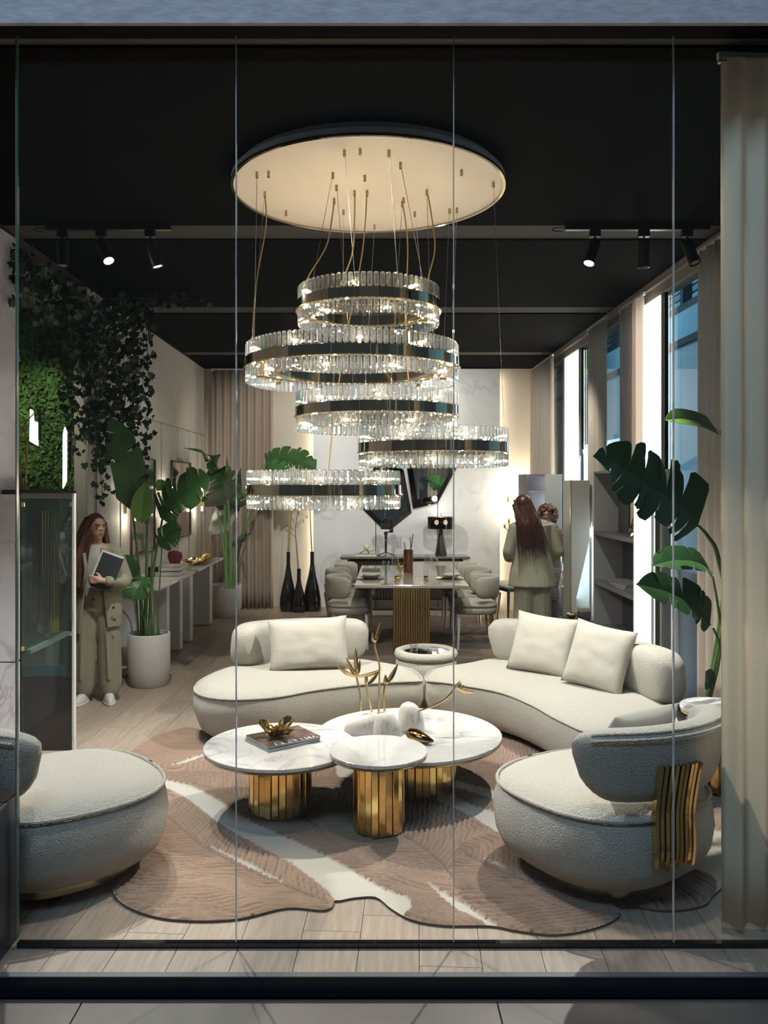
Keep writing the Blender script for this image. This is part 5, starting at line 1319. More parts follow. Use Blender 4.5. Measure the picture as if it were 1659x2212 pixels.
MB().bbox((-1.35, -1.65, .001), (1.12, 1.75, .007), .002).build('pile', mat('brown_streaked_rug', (.12, .075, .055), .9, noise_amt=.65, noise_scale=4, stretch=(1.2, 9, 1), sheen=.2), rg2)
zt = .7632
def wine(x, y, label, k=1.0):
    t = thing('wine_glass', label, 'glass', (x, y, zt), 0, 'wine glasses on the dining table')
    MB().lathe([(.036, 0), (.036, .003), (.006, .006), (.004, .02), (.004, .10 * k), (.012, .112 * k)], 16, cap1=False).build('stem_foot', CLEAR, t, 'all')
    MB().lathe([(.010, .112 * k), (.034, .135 * k), (.042, .165 * k), (.040, .20 * k), (.032, .235 * k), (.031, .235 * k), (.040, .19 * k), (.032, .137 * k)], 18, cap0=False, cap1=False).build('bowl', CLEAR, t, 'all')
def tp(px, py): d = (EYE - zt) * F / (py - CY); return ((px - CX) / F * d, d)
for (px, py, k, lb) in ((834, 1262, 1.0, 'wine glass, front left of the left pair on the dining table'), (854, 1256, 1.12, 'taller wine glass of the left pair on the dining table'), (924, 1256, 1.2, 'taller wine glass of the right pair on the dining table'), (939, 1262, 1.1, 'wine glass, right one of the right pair on the dining table')):
    x, y = tp(px, py); wine(x, y, lb, k * 1.05)
def setting(px, py, lb):
    x, y = tp(px, py)
    t = thing('plate', 'round charger plate ' + lb, 'plate', (x, y, zt)); MB().lathe([(.10, 0), (.155, .006), (.155, .009), (.10, .004)], 32).build('charger', mat('smoke_plate', (.06, .055, .05), .2) if 'smoke_plate' not in MATS else MATS['smoke_plate'], t, 30)
    MB().lathe([(.15, .0065), (.158, .007), (.158, .010), (.15, .0095)], 32).build('rim', BRASS, t, 30)
    t2 = thing('plate', 'smaller dinner plate stacked on the charger ' + lb, 'plate', (x, y, zt + .0095)); MB().lathe([(.07, 0), (.11, .012), (.108, .014), (.07, .004)], 32).build('dish', MATS['smoke_plate'], t2, 30)
    n = MB().ell((0, 0, .026), (.085, .05, .026), 14, 8).ell((.07, .01, .03), (.05, .04, .022), 12, 7).build('napkin', LINEN, None, 'all', label='folded linen napkin on the plates ' + lb, cat='napkin'); n.location = (x, y, zt + .0145)
setting(800, 1250, 'at the left place of the dining table'); setting(972, 1250, 'at the right place of the dining table')
for (px, py, lb) in ((857, 1252, 'small gold candle cup left of the bronze vase'), (920, 1252, 'small gold candle cup right of the bronze vase')):
    x, y = tp(px, py); glassware('candle_cup', [(.022, 0), (.030, .02), (.026, .045), (.022, .04)], (x, y - .05, zt), lb, GOLD, cat='candle holder')
x, y = tp(882, 1236)
bz = thing('bronze_vase', 'tall cylindrical bronze vase with twigs at the centre of the dining table', 'vase', (x, y, zt))
MB().lathe([(.058, 0), (.058, .27), (.052, .27), (.05, .02)], 28, cap1=False).build('vase_body', mat('bronze', (.38, .20, .11), .18, 1), bz, 30)
for k, pts in enumerate((([(.02, 0, .1), (.03, 0, .3), (.02, 0, .42)]), ([(.0, 0, .1), (.04, 0, .32), (.055, 0, .46)]), ([(-.02, 0, .1), (-.04, 0, .3), (-.05, 0, .36)]))): MB().tube(spline(pts, 5), .006, 5).build('twig', BB, bz)
crumple('gold_sculpture', .035, .12, (x - .095, y - .04, zt), 'slim gold leaf figure leaning beside the bronze vase', 6, cat='sculpture')
x, y = tp(802, 1232)
rn = thing('place_mat', 'dark striped cloth runner on the far left of the dining table', 'cloth', (x, y, zt)); 
for k in range(5): MB().box((-.11, -.20 + k * .085, 0), (.11, -.15 + k * .085, .004)).build('stripe', mat('mat_dark', (.06, .05, .05), .7) if 'mat_dark' not in MATS else MATS['mat_dark'], rn)
MB().box((-.115, -.21, 0), (.115, .205, .002)).build('cloth', LINEN, rn)
# side chair behind the women
sc2 = thing('side_chair', 'grey-seated chair with slim black legs standing behind the woman in the pale suit', 'chair', (1.93, 11.35, 0), radians(200))
MB().bbox((-.22, -.23, .42), (.24, .23, .50), .03).build('seat', BOUCLE2, sc2, 40)
MB().box((-.21, -.22, .39), (.22, .22, .42)).build('seat_frame', BLACK, sc2)
for x_, y_ in ((.2, .2), (.2, -.2), (-.2, .2), (-.2, -.2)): MB().cyl((x_, y_, .40), (x_ * 1.1, y_ * 1.1, 0), .022, .010).build('leg', BLACK, sc2, 30)
for y_ in (-.12, 0, .12): MB().tube([(-.21, y_, .48), (-.25, y_, .80)], .009).build('spindle', BRASS, sc2)
MB().tube([(-.25, -.2, .80), (-.25, .2, .80)], .012).build('top_rail', BRASS, sc2)

# ================================================================ storage units at the right
def wardrobe():
    t = thing('wardrobe', 'open grey wardrobe with one white door leaf at the back right', 'wardrobe', (2.03, 10.070, 0))
    DY = 0
    B((1.80, 9.790, .06), (1.83, 10.270, 1.915), 'side_panel', GREYP, t); B((1.80, 10.270, .06), (2.22, 10.290, 1.915), 'back_panel', GREYP, t); B((1.80, 9.790, 1.916), (2.24, 10.290, 1.94), 'top', GREYP, t)
    for z in (.08, .5, .95, 1.40, 1.72): B((1.831, 9.810, z), (2.2, 10.260, z + .025), 'shelf', mat('shelf_pale', (.40, .38, .40), .5) if 'shelf_pale' not in MATS else MATS['shelf_pale'], t)
    B((2.02, 9.755, .06), (2.215, 9.780, 1.935), 'door', mat('mist_white', (.55, .58, .55), .4), t, .003)
    B((1.80, 9.830, 0), (2.2, 10.270, .059), 'plinth', BLACK, t)
wardrobe()
t = thing('tall_cabinet', 'slim pale cabinet with brass edge line beside the white wardrobe door', 'cabinet', (2.17, 8.75, 0))
B((2.045, 8.60, .05), (2.24, 8.95, 1.86), 'body', mat('greige', (.42, .41, .38), .4), t, .003); B((2.045, 8.585, .05), (2.235, 8.599, 1.86), 'door', MATS['greige'], t, .002)
B((2.038, 8.583, .05), (2.0445, 8.60, 1.87), 'brass_edge', BRASS, t); B((2.05, 8.61, 0), (2.23, 8.94, .049), 'plinth', BLACK, t)
t = thing('drum_table', 'dark round drum side table in front of the pale tall cabinet', 'table', (1.98, 8.0, 0))
MB().lathe([(.17, 0), (.18, .01), (.18, .51), (.19, .515), (.19, .53), (.185, .535)], 32).build('drum', mat('drum_dark', (.05, .045, .05), .3), t, 30); MB().lathe([(.191, .515), (.192, .53)], 32, cap0=False, cap1=False).build('edge_band', STEEL, t, 30)
bx = thing('box', 'small cream box on the dark drum table', 'box', (2.03, 8.0, .5355), .2); MB().bbox((-.05, -.05, 0), (.05, .05, .06), .003).build('lower_box', mat('grey_box', (.12, .11, .12), .5), bx); MB().bbox((-.05, -.05, .061), (.05, .05, .10), .003).build('lid', mat('cream_box', (.45, .42, .34), .6), bx)
glassware('small_bowl', [(.02, 0), (.05, .03), (.055, .05), (.05, .05), (.03, .01)], (1.90, 7.95, .5355), 'small gilded bowl at the left on the dark drum table', BRASS, cat='bowl')
sh = thing('shelving_unit', 'tall open shelving unit with dark interior beside the light panel on the right wall', 'shelving', (2.1, 6.95, 0))
SHD = mat('shelf_interior', (.06, .055, .075), .6); SHE = mat('shelf_board', (.13, .125, .13), .3)
B((2.0, 7.52, 0), (2.27, 7.55, 1.93), 'side_panel', mat('shelf_edge', (.45, .45, .47), .3, .4), sh); B((2.255, 6.38, 0), (2.275, 7.52, 1.93), 'back_panel', SHD, sh)
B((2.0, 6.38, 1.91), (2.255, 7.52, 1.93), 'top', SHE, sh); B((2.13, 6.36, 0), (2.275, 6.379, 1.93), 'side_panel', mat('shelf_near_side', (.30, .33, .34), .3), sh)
for z in (.04, .52, .92, 1.36): B((2.0, 6.39, z), (2.254, 7.519, z + .035), 'shelf', SHE, sh)
lp = thing('light_panel', 'narrow glowing upright light panel at the near end of the shelving unit', 'light', (2.06, 6.37, 0))
B((1.995, 6.36, .02), (2.125, 6.379, 1.77), 'housing', WHITEP, lp); B((2.0, 6.345, .03), (2.12, 6.3595, 1.765), 'diffuser', LEDW, lp)
ph_ = thing('floor_stand', 'slim dark metal display post beside the glowing light panel', 'stand', (2.19, 6.30, 0))
B((2.13, 6.28, .01), (2.165, 6.32, 1.62), 'post', mat('dark_post', (.07, .08, .08), .3, .5), ph_); B((2.166, 6.285, .01), (2.178, 6.315, 1.60), 'chrome_edge', STEEL, ph_); B((2.10, 6.22, 0), (2.22, 6.345, .009), 'foot', STEEL, ph_)
for (y_, z, w, h, m_, lb) in ((6.85, 1.396, .03, .27, mat('gold_cover', (.60, .42, .06), .5), 'yellow-gold book standing face out on the upper shelf'), ):
    b = thing('book', lb, 'book', (2.17, y_, z), 0); MB().box((-.012, -.13, 0), (.012, .13, h)).build('cover', m_, b); MB().box((-.0125, -.125, .005), (-.0121, .125, h - .005)).build('face', mat('pale_gold', (.62, .55, .34), .5), b)
    b = thing('book', 'black book standing beside the yellow-gold one on the upper shelf', 'book', (2.17, y_ + .31, z), 0); MB().box((-.015, -.15, 0), (.015, .15, h + .01)).build('cover', mat('black_cover', (.02, .02, .03), .4), b)
def rock(name, loc, r, h, label, seed, m=GOLD):
    R = random.Random(seed); mb = MB(); rings = []
    for i in range(7):
        f = i / 6; rings.append([(r * (1 - f ** 1.2) * R.uniform(.75, 1.15) * cos(a) + .001 * cos(a), r * (1 - f ** 1.2) * R.uniform(.75, 1.15) * sin(a) + .001 * sin(a), h * f) for a in [2 * pi * j / 10 for j in range(10)]])
    o = mb.loft(rings, True, True).build(name, m, None, False, label=label, cat='ornament'); o.location = loc
CHAMP = mat('champagne_gold', (.75, .66, .50), .15, 1)
rock('rock_ornament', (2.08, 6.60, 1.396), .06, .21, 'tall crumpled gold rock ornament in front of the gold book on the upper shelf', 3, CHAMP)
rock('rock_ornament', (2.07, 6.62, .556), .055, .07, 'small gold rock ornament on the lower shelf', 7, CHAMP)
for k in range(3):
    book((2.12, 6.95, .956 + k * .0165), .05 * k, .17, .40, .016, mat(('flat_cover_pale', 'flat_cover_grey', 'flat_cover_slate')[k], (.42 - .1 * k, .41 - .1 * k, .42 - .08 * k), .4), ('bottom', 'middle', 'top')[k] + ' book of the flat stack on the middle shelf')
# ================================================================ people
def cap_chain(mb, pts, n=12):
    """tapered limb: pts = [(x,y,z,r[,flat])], overlapping spheres and cones, fused later by remeshing"""
    for i, p in enumerate(pts):
        r = p[3]; fl_ = p[4] if len(p) > 4 else 1
        mb.ell(p[:3], (r, r * fl_, r), n, 8)
        if i:
            a, b = Vector(pts[i - 1][:3]), Vector(p[:3]); ra, rb = pts[i - 1][3], r
            fa = pts[i - 1][4] if len(pts[i - 1]) > 4 else 1
            m = max(2, int((b - a).length / (min(ra, rb) * .26)))
            for k in range(1, m):
                f = k / m; c = a.lerp(b, f); rr = ra + (rb - ra) * f; ff = fa + (fl_ - fa) * f
                mb.ell(c, (rr, rr * ff, rr), n, 8)
def fuse(name, mb, m, parent, voxel=.009, smooth=5, **kw):
    o = mb.build('tmp', m, None)
    md = o.modifiers.new('r', 'REMESH'); md.mode = 'VOXEL'; md.voxel_size = voxel; md.use_smooth_shade = True
    ms = o.modifiers.new('s', 'SMOOTH'); ms.iterations = smooth; ms.factor = .5
    bpy.context.view_layer.update()
    me = bpy.data.meshes.new_from_object(o.evaluated_get(bpy.context.evaluated_depsgraph_get()))
    bpy.data.objects.remove(o); me.name = name
    if not me.materials: me.materials.append(m)
    me.polygons.foreach_set('use_smooth', [True] * len(me.polygons))
    return link(name, me, parent, **kw)
SKIN = mat('skin', (.52, .31, .22), .5); SKIN2 = mat('skin_tan', (.42, .23, .16), .5)
def head(mb, c, s=1.0, yaw=0, tilt=0):
    """face looks along local -Y before yaw"""
    T = Matrix.Translation(Vector(c)) @ Matrix.Rotation(yaw, 4, 'Z') @ Matrix.Rotation(tilt, 4, 'X') @ Matrix.Scale(s, 4)
    def e(p, r): mb.ell((0, 0, 0), r, 18, 12, T @ Matrix.Translation(Vector(p)))
    e((0, .012, .02), (.073, .092, .092)); e((0, -.022, -.035), (.056, .068, .070)); e((0, -.052, -.082), (.026, .028, .024))
    e((0, -.092, -.018), (.010, .018, .012)); e((0, -.086, .004), (.007, .012, .026)); e((.017, -.076, -.012), (.02, .02, .02)); e((-.017, -.076, -.012), (.02, .02, .02))
    e((0, -.083, -.054), (.020, .010, .008)); e((0, -.078, .030), (.05, .014, .010))
    for s_ in (1, -1): e((s_ * .074, .010, -.006), (.010, .018, .028))
    return T
def face_parts(T, parent, lip=(.35, .12, .10), glasses=False):
    dark = mat('eye_dark', (.03, .02, .015), .2) if 'eye_dark' not in MATS else MATS['eye_dark']; wh = mat('eye_white', (.6, .57, .54), .3) if 'eye_white' not in MATS else MATS['eye_white']
    brow = mat('brow', (.09, .05, .03), .8) if 'brow' not in MATS else MATS['brow']
    for s_ in (1, -1):
        MB().ell((0, 0, 0), (.014, .007, .0065), 12, 8, T @ Matrix.Translation((s_ * .031, -.085, .008))).build('eye', wh, parent, 'all')
        MB().ell((0, 0, 0), (.0062, .004, .0060), 10, 6, T @ Matrix.Translation((s_ * .031 - .004, -.0905, .008))).build('iris', dark, parent, 'all')
        MB().tube([T @ Vector(p) for p in ((s_ * .014, -.093, .026), (s_ * .032, -.091, .031), (s_ * .050, -.078, .025))], [.003, .0036, .002], 6).build('eyebrow', brow, parent, 'all')
        MB().tube([T @ Vector(p) for p in ((s_ * .016, -.091, .013), (s_ * .031, -.0925, .0165), (s_ * .046, -.083, .012))], .0018, 5).build('eyelid', brow, parent, 'all')
        if glasses:
            MB().tube([T @ Vector((s_ * (.034 + .024 * cos(a)), -.100 + .004 * cos(a), .006 + .019 * sin(a))) for a in [2 * pi * k / 16 for k in range(17)]], .0022, 5).build('glasses_frame', BLACK, parent, 'all')
    if glasses: MB().tube([T @ Vector((-.011, -.102, .008)), T @ Vector((.011, -.102, .008))], .002, 5).build('glasses_bridge', BLACK, parent)
    MB().ell((0, 0, 0), (.020, .007, .0045), 12, 8, T @ Matrix.Translation((0, -.0905, -.049))).ell((0, 0, 0), (.017, .007, .005), 12, 8, T @ Matrix.Translation((0, -.0895, -.057))).build('lips', mat('lips_%d' % len(MATS), lip, .45), parent, 'all')
def hand(mb, w, d, side, n_, curl=.5, s=1.0, spread=.35):
    """w wrist, d direction of the hand, side = direction of the thumb, n_ = palm normal (fingers curl towards it)"""
    w = Vector(w); d = Vector(d).normalized(); side = Vector(side); side = (side - d * side.dot(d)).normalized(); n_ = Vector(n_); n_ = (n_ - d * n_.dot(d) - side * n_.dot(side)).normalized()
    cap_chain(mb, [(*(w), .022 * s), (*(w + d * .03 * s), .024 * s), (*(w + d * .055 * s + side * .012 * s), .018 * s), (*(w + d * .075 * s + side * .022 * s), .013 * s)], 10)
    cap_chain(mb, [(*(w + d * .03 * s), .022 * s), (*(w + d * .07 * s - side * .022 * s), .013 * s)], 10)
    for k, L in enumerate((.070, .078, .074, .060)):
        b = w + d * .078 * s + side * ((.027 - .018 * k) * s); dd = (d + side * (.10 - .07 * k) * spread).normalized(); p = [b]
        ang_ = 0
        for q, f in enumerate((.42, .32, .26)):
            ang_ += curl * (.45 + .35 * q); v = dd * cos(ang_) + n_ * sin(ang_); p.append(p[-1] + v * L * f * s)
        cap_chain(mb, [(*p[0], .0098 * s), (*p[1], .0090 * s), (*p[2], .0084 * s), (*p[3], .0072 * s)], 8)
    b = w + d * .025 * s + side * .022 * s; v1 = (d * .6 + side * .75 + n_ * .25).normalized(); v2 = (d * .85 + side * .25 + n_ * .45).normalized()
    cap_chain(mb, [(*b, .013 * s), (*(b + v1 * .032 * s), .0115 * s), (*(b + v1 * .034 * s + v2 * .028 * s), .0095 * s)], 8)
def hair_strands(parent, name, m, roots_tips, r=.006, n=5):
    mb = MB()
    for pts in roots_tips:
        sp = spline([Vector(p) for p in pts], 5); k = len(sp)
        mb.tube(sp, [r * (1 - .75 * (i / (k - 1)) ** 2) for i in range(k)], n)
    return mb.build(name, m, parent, 'all')
HAIR = mat('brown_hair', (.085, .032, .017), .42, noise_amt=.35, noise_scale=30, spec=.4)
SUIT = mat('sage_beige_suit', (.25, .235, .175), .85, bump=.15, bump_scale=200, sheen=.1, noise_amt=.05, noise_scale=6)
SUIT2 = mat('pale_sage_suit', (.36, .36, .275), .8, bump=.15, bump_scale=200, noise_amt=.05, noise_scale=6)
SHOE = mat('white_shoe', (.55, .54, .53), .5)

# ---- woman with folder, at left (height about 1.57 m, facing the camera, head turned to her left / picture right)
def woman_folder():
    t = thing('person', 'woman with long brown hair in a beige suit, holding a dark folder', 'person', (-2.31, 6.98, 0), radians(6))
    b = MB()
    cap_chain(b, [(-.09, 0, .055, .035), (-.10, 0, .12, .035), (-.10, .0, .45, .055), (-.09, 0, .78, .085, .95)]); cap_chain(b, [(.10, .01, .055, .035), (.10, .01, .12, .035), (.09, .0, .45, .055), (.085, 0, .78, .085, .95)])
    cap_chain(b, [(-.05, 0, .82, .085, .72), (.05, 0, .82, .085, .72)]); cap_chain(b, [(0, 0, .88, .118, .66), (0, 0, .95, .112, .68), (0, 0, 1.08, .125, .70), (0, .0, 1.20, .125, .66)])
    cap_chain(b, [(-.14, 0, 1.255, .045), (0, .005, 1.28, .05), (.14, 0, 1.255, .045)]); cap_chain(b, [(0, .008, 1.28, .045), (0, 0, 1.38, .042)])
    T = head(b, (0, -.01, 1.455), .97, radians(38), 0)
    # her right arm (picture left) hangs, hand hidden by the cabinet; her left arm bends across the waist to hold the folder
    cap_chain(b, [(-.165, 0, 1.245, .045), (-.21, .02, 1.0, .036), (-.205, -.01, .80, .026)])
    hand(b, (-.205, -.01, .79), (0, -.05, -1), (.2, -1, 0), (1, 0, 0), .5)
    cap_chain(b, [(.165, 0, 1.245, .045), (.235, .01, 1.02, .037), (.23, -.04, 1.0, .036), (.10, -.215, 1.03, .024)])
    hand(b, (.10, -.215, 1.03), (-1, -.05, .12), (.0, -.05, 1), (0, 1, 0), .55, .95)
    for s_, y in ((-.10, -.0), (.105, .01)): cap_chain(b, [(s_, y, .05, .035), (s_, y - .10, .03, .026)])
    fuse('body', b, SKIN, t, .0065, 1)
    face_parts(T, t)
    # white top
    s = MB(); cap_chain(s, [(0, -.004, .92, .123, .74), (0, -.006, 1.08, .130, .72), (0, -.004, 1.18, .124, .70), (0, .0, 1.235, .094, .80)]); fuse('white_top', s, mat('white_tee', (.50, .47, .46), .85), t, .009, 5)
    # wide trousers
    p = MB(); cap_chain(p, [(0, .0, .93, .128, .78), (0, 0, .83, .150, .80)])
    cap_chain(p, [(-.07, 0, .80, .100, .95), (-.10, 0, .50, .100, .9), (-.105, -.005, .16, .098, .92), (-.105, -.01, .11, .085, .95)])
    cap_chain(p, [(.07, 0, .80, .100, .95), (.10, .005, .50, .100, .9), (.11, .0, .16, .098, .92), (.11, -.005, .11, .085, .95)])
    cap_chain(p, [(-.04, 0, .80, .115, .85), (.04, 0, .80, .115, .85)]); cap_chain(p, [(-.03, .01, .74, .075, .8), (.03, .01, .74, .075, .8)]); cap_chain(p, [(-.10, -.085, .70, .012), (-.112, -.098, .2, .010)]); cap_chain(p, [(.09, -.085, .70, .012), (.115, -.098, .2, .010)])
    fuse('trousers', p, SUIT, t, .010, 8)
    # open jacket: shell of cloth around the torso leaving the front open, down to upper thigh
    j = MB(); rings = []
    for i in range(17):
        f = i / 16; z = 1.285 - .66 * f
        op = .46 - .10 * sin(pi * f) + (.25 * max(f - .5, 0)); rx = .155 + .045 * f + .02 * sin(pi * f); ry = .115 + .035 * f
        if f < .12: rx *= .62 + 3.2 * f; ry *= .75 + 2.1 * f
        outer, inner = [], []
        for k in range(41):
            a = -pi / 2 + op + (2 * pi - 2 * op) * k / 40
            wv = 1 + .025 * sin(6 * a + 3 * f) * f
            outer.append((rx * wv * cos(a), ry * wv * sin(a) + .005, z - (.05 * f * f if k > 30 else 0))); inner.append(((rx - .012) * wv * cos(a), (ry - .012) * wv * sin(a) + .005, z - (.05 * f * f if k > 30 else 0)))
        rings.append(outer + inner[::-1])
    j.loft(rings, True, True)
    cap_chain(j, [(-.15, .0, 1.243, .060), (-.085, .015, 1.272, .052), (0, .045, 1.275, .045), (.085, .015, 1.272, .052), (.15, .0, 1.243, .060)])
    cap_chain(j, [(-.155, .0, 1.24, .062), (-.215, .02, 1.0, .055), (-.21, 0, .845, .048)]); cap_chain(j, [(.155, .0, 1.24, .062), (.235, .01, 1.02, .056), (.225, -.05, .995, .054), (.135, -.195, 1.025, .043)])
    fuse('jacket', j, SUIT, t, .0085, 5)
    for (x, y, z) in ((.165, -.145, .80), (.175, -.150, .70), (.0, -.135, .87), (-.18, -.14, .78)): MB().ell((x, y, z), (.011, .006, .011), 10, 6).build('button', mat('dark_button', (.02, .018, .015), .3) if 'dark_button' not in MATS else MATS['dark_button'], t, 'all')
    MB().tube([(.075, -.13, 1.25), (.055, -.145, 1.12), (.085, -.15, .95)], [.016, .018, .008], 6).build('lapel', SUIT, t, 'all'); MB().tube([(-.075, -.13, 1.25), (-.055, -.145, 1.12), (-.085, -.15, .95)], [.016, .018, .008], 6).build('lapel', SUIT, t, 'all')
    for x, y, a in ((-.105, -.055, -.15), (.11, -.045, .25)):
        sh_ = MB(); M = Matrix.Translation((x, y, 0)) @ Matrix.Rotation(a, 4, 'Z')
        sh_.loft([[(r * cos(q) * .95, r2 * sin(q) - .02, z) for q in [2 * pi * k / 20 for k in range(20)]] for r, r2, z in ((.040, .115, 0), (.047, .124, .012), (.046, .122, .03), (.040, .108, .055), (.030, .075, .075), (.012, .03, .082))], True, True, M=M)
        so = sh_.build('shoe', SHOE, t, 'all'); MB().loft([[(r * cos(q), r2 * sin(q) - .02, z) for q in [2 * pi * k / 20 for k in range(20)]] for r, r2, z in ((.047, .124, 0), (.050, .128, .004), (.050, .128, .015), (.047, .124, .018))], True, True, M=M).build('sole', mat('sole', (.6, .6, .58), .6) if 'sole' not in MATS else MATS['sole'], so)
    # hair: cap plus long strands over both shoulders
    h = MB(); TT = T
    h.ell((0, 0, 0), (.082, .096, .092), 18, 12, TT @ Matrix.Translation((0, .026, .034))); h.ell((0, 0, 0), (.080, .070, .10), 16, 10, TT @ Matrix.Translation((0, .045, -.03)))
    R = random.Random(4)
    for k in range(26):
        f = k / 25; a = radians(-10 + 200 * f); x0, y0 = .078 * cos(a), .02 + .072 * sin(a)
        top = TT @ Vector((x0, y0, .03)); lo = Vector((x0 * 1.6 - .02, y0 * .9 + (.01 if f < .6 else .0), 1.0 + R.uniform(-.05, .05) - .08 * (f > .5)))
        if cos(a) < .2: lo = Vector((-.135 + R.uniform(-.05, .05), -.145 + R.uniform(-.02, .03), .97 + R.uniform(-.05, .04)))
        md_ = (top + lo) / 2 + Vector((x0 * .25, -.02, 0)); cap_chain(h, [(*top, .022), (*md_, .024), (*(md_.lerp(lo, .6)), .020), (*lo, .008)], 8)
    fuse('hair', h, HAIR, t, .007, 1)
    st_ = []
    for k in range(70):
        a = radians(R.uniform(95, 300)); top = TT @ Vector((.085 * cos(a) * R.uniform(.9, 1), .03 + .09 * sin(a) * .6, R.uniform(.02, .09))); lo = Vector((-.13 + R.uniform(-.07, .06), -.155 + R.uniform(-.02, .04), .98 + R.uniform(-.10, .06)))
        st_.append([top, top.lerp(lo, .3) + Vector((-.03, -.02, 0)), top.lerp(lo, .7) + Vector((-.01, -.01, 0)), lo])
    hair_strands(t, 'hair_strands', HAIR, st_, .006)
    return t
woman_folder()
fo = thing('folder', 'dark folder with white papers held by the woman in beige', 'folder', (-2.19, 6.815, 1.095), radians(4))
Mf = Matrix.Rotation(radians(-8), 4, 'X') @ Matrix.Rotation(radians(20), 4, 'Y')
MB().bbox((-.075, -.006, -.14), (.105, .0, .15), .002, Mf).build('cover', mat('charcoal_cover', (.018, .02, .025), .6), fo)
MB().bbox((-.09, .001, -.135), (.095, .010, .165), .001, Mf).build('papers', PAPER, fo)

# ---- woman in pale suit seen from behind
def woman_back():
    t = thing('person', 'woman with long dark-red hair in a pale sage suit, seen from behind', 'person', (1.715, 8.95, .0), radians(180 + 4)); t.scale = (1.07, 1.08, 1)
    b = MB()                                   # face looks along local -Y, i.e. away from the camera after the turn
    for s_ in (-1, 1): cap_chain(b, [(s_ * .10, 0, .06, .038), (s_ * .10, 0, .13, .036), (s_ * .10, 0, .48, .058), (s_ * .09, 0, .84, .088, .95)]); cap_chain(b, [(s_ * .10, .01, .045, .035), (s_ * .10, -.11, .03, .026)])
    cap_chain(b, [(0, 0, .87, .15, .72), (0, 0, 1.03, .125, .72), (0, 0, 1.18, .135, .70), (0, 0, 1.30, .135, .66)]); cap_chain(b, [(-.15, 0, 1.36, .05), (0, .005, 1.39, .055), (.15, 0, 1.36, .05)]); cap_chain(b, [(0, 0, 1.38, .048), (.07, -.01, 1.50, .045)])
    T = head(b, (.085, -.02, 1.58), 1.0, radians(-20), radians(10))
    cap_chain(b, [(.18, 0, 1.35, .048), (.235, .01, 1.10, .040), (.235, -.0, 1.08, .038), (.20, -.16, 1.0, .028)]); hand(b, (.20, -.165, 1.0), (-.3, -1, -.1), (0, -.1, 1), (-1, .2, 0), .5)
    cap_chain(b, [(-.18, 0, 1.35, .048), (-.25, .02, 1.10, .040), (-.22, -.12, .96, .028)]); hand(b, (-.22, -.125, .955), (.1, -1, -.2), (0, -.1, 1), (1, .2, 0), .5)
    fuse('body', b, SKIN, t, .0075, 1); face_parts(T, t)
    p = MB(); cap_chain(p, [(0, 0, .99, .14, .8), (0, 0, .90, .165, .8)])
    for s_ in (-1, 1): cap_chain(p, [(s_ * .075, 0, .86, .110, .95), (s_ * .095, 0, .50, .098, .95), (s_ * .10, 0, .12, .105, .95)]); cap_chain(p, [(s_ * .085, .095, .7, .010), (s_ * .10, .10, .14, .010)])
    fuse('trousers', p, SUIT2, t, .011, 8)
    j = MB(); cap_chain(j, [(-.12, 0, 1.36, .075, .9), (0, .01, 1.38, .085, .9), (.12, 0, 1.36, .075, .9)])
    rings = []
    for i in range(14):
        f = i / 13; z = 1.39 - .66 * f; rx = .205 - .022 * sin(pi * min(f * 1.3, 1)) + .075 * max(f - .45, 0) ; ry = .132 - .01 * sin(pi * f) + .09 * max(f - .5, 0)
        rings.append([(rx * (1 + .02 * sin(5 * a) * f) * cos(a), ry * (1 + .03 * sin(7 * a + 1) * f) * sin(a), z) for a in [2 * pi * k / 40 for k in range(40)]])
    j.loft(rings, True, True)
    cap_chain(j, [(.175, 0, 1.345, .070), (.245, .01, 1.10, .060), (.238, -.02, 1.07, .058), (.215, -.12, 1.02, .048)]); cap_chain(j, [(-.175, 0, 1.345, .070), (-.255, .02, 1.10, .060), (-.235, -.09, .99, .048)])
    cap_chain(j, [(0, .135, 1.25, .006), (0, .150, .76, .008)])
    fuse('jacket', j, SUIT2, t, .0095, 5)
    for s_ in (-1, 1): MB().loft([[(r * cos(q) + s_ * .10, r2 * sin(q) - .03, z) for q in [2 * pi * k / 16 for k in range(16)]] for r, r2, z in ((.042, .12, 0), (.046, .125, .015), (.04, .11, .05), (.02, .05, .075))], True, True).build('shoe', SHOE, t, 'all')
    H2 = mat('dark_red_hair', (.060, .020, .014), .4, noise_amt=.4, noise_scale=25, spec=.45)
    h = MB(); h.ell((0, 0, 0), (.088, .100, .098), 18, 12, T @ Matrix.Translation((0, .03, .03))); h.ell((0, 0, 0), (.088, .075, .11), 16, 10, T @ Matrix.Translation((0, .05, -.04)))
    R = random.Random(6)
    for k in range(22):
        x = -.085 + .17 * k / 21; top = T @ Vector((x, .09 - 4 * x * x, 0)); lo = Vector((x * 1.05 + .05, .150 + R.uniform(-.01, .01), 1.17 + R.uniform(-.06, .05)))
        cap_chain(h, [(*top, .024), (*(top.lerp(lo, .45) + Vector((0, .035, 0))), .026), (*top.lerp(lo, .8), .020), (*lo, .006)], 8)
    fuse('hair', h, H2, t, .008, 1); st_ = []
    for k in range(90):
        x = R.uniform(-.10, .10); top = T @ Vector((x * .9, .10 - 3 * x * x, R.uniform(-.03, .08))); lo = Vector((x * 1.3 + .04 + R.uniform(-.05, .03), .165, 1.13 + R.uniform(-.10, .08)))
        st_.append([top, top.lerp(lo, .4) + Vector((0, .045, 0)), top.lerp(lo, .75) + Vector((0, .02, 0)), lo])
    hair_strands(t, 'hair_strands', H2, st_, .0055)
woman_back()

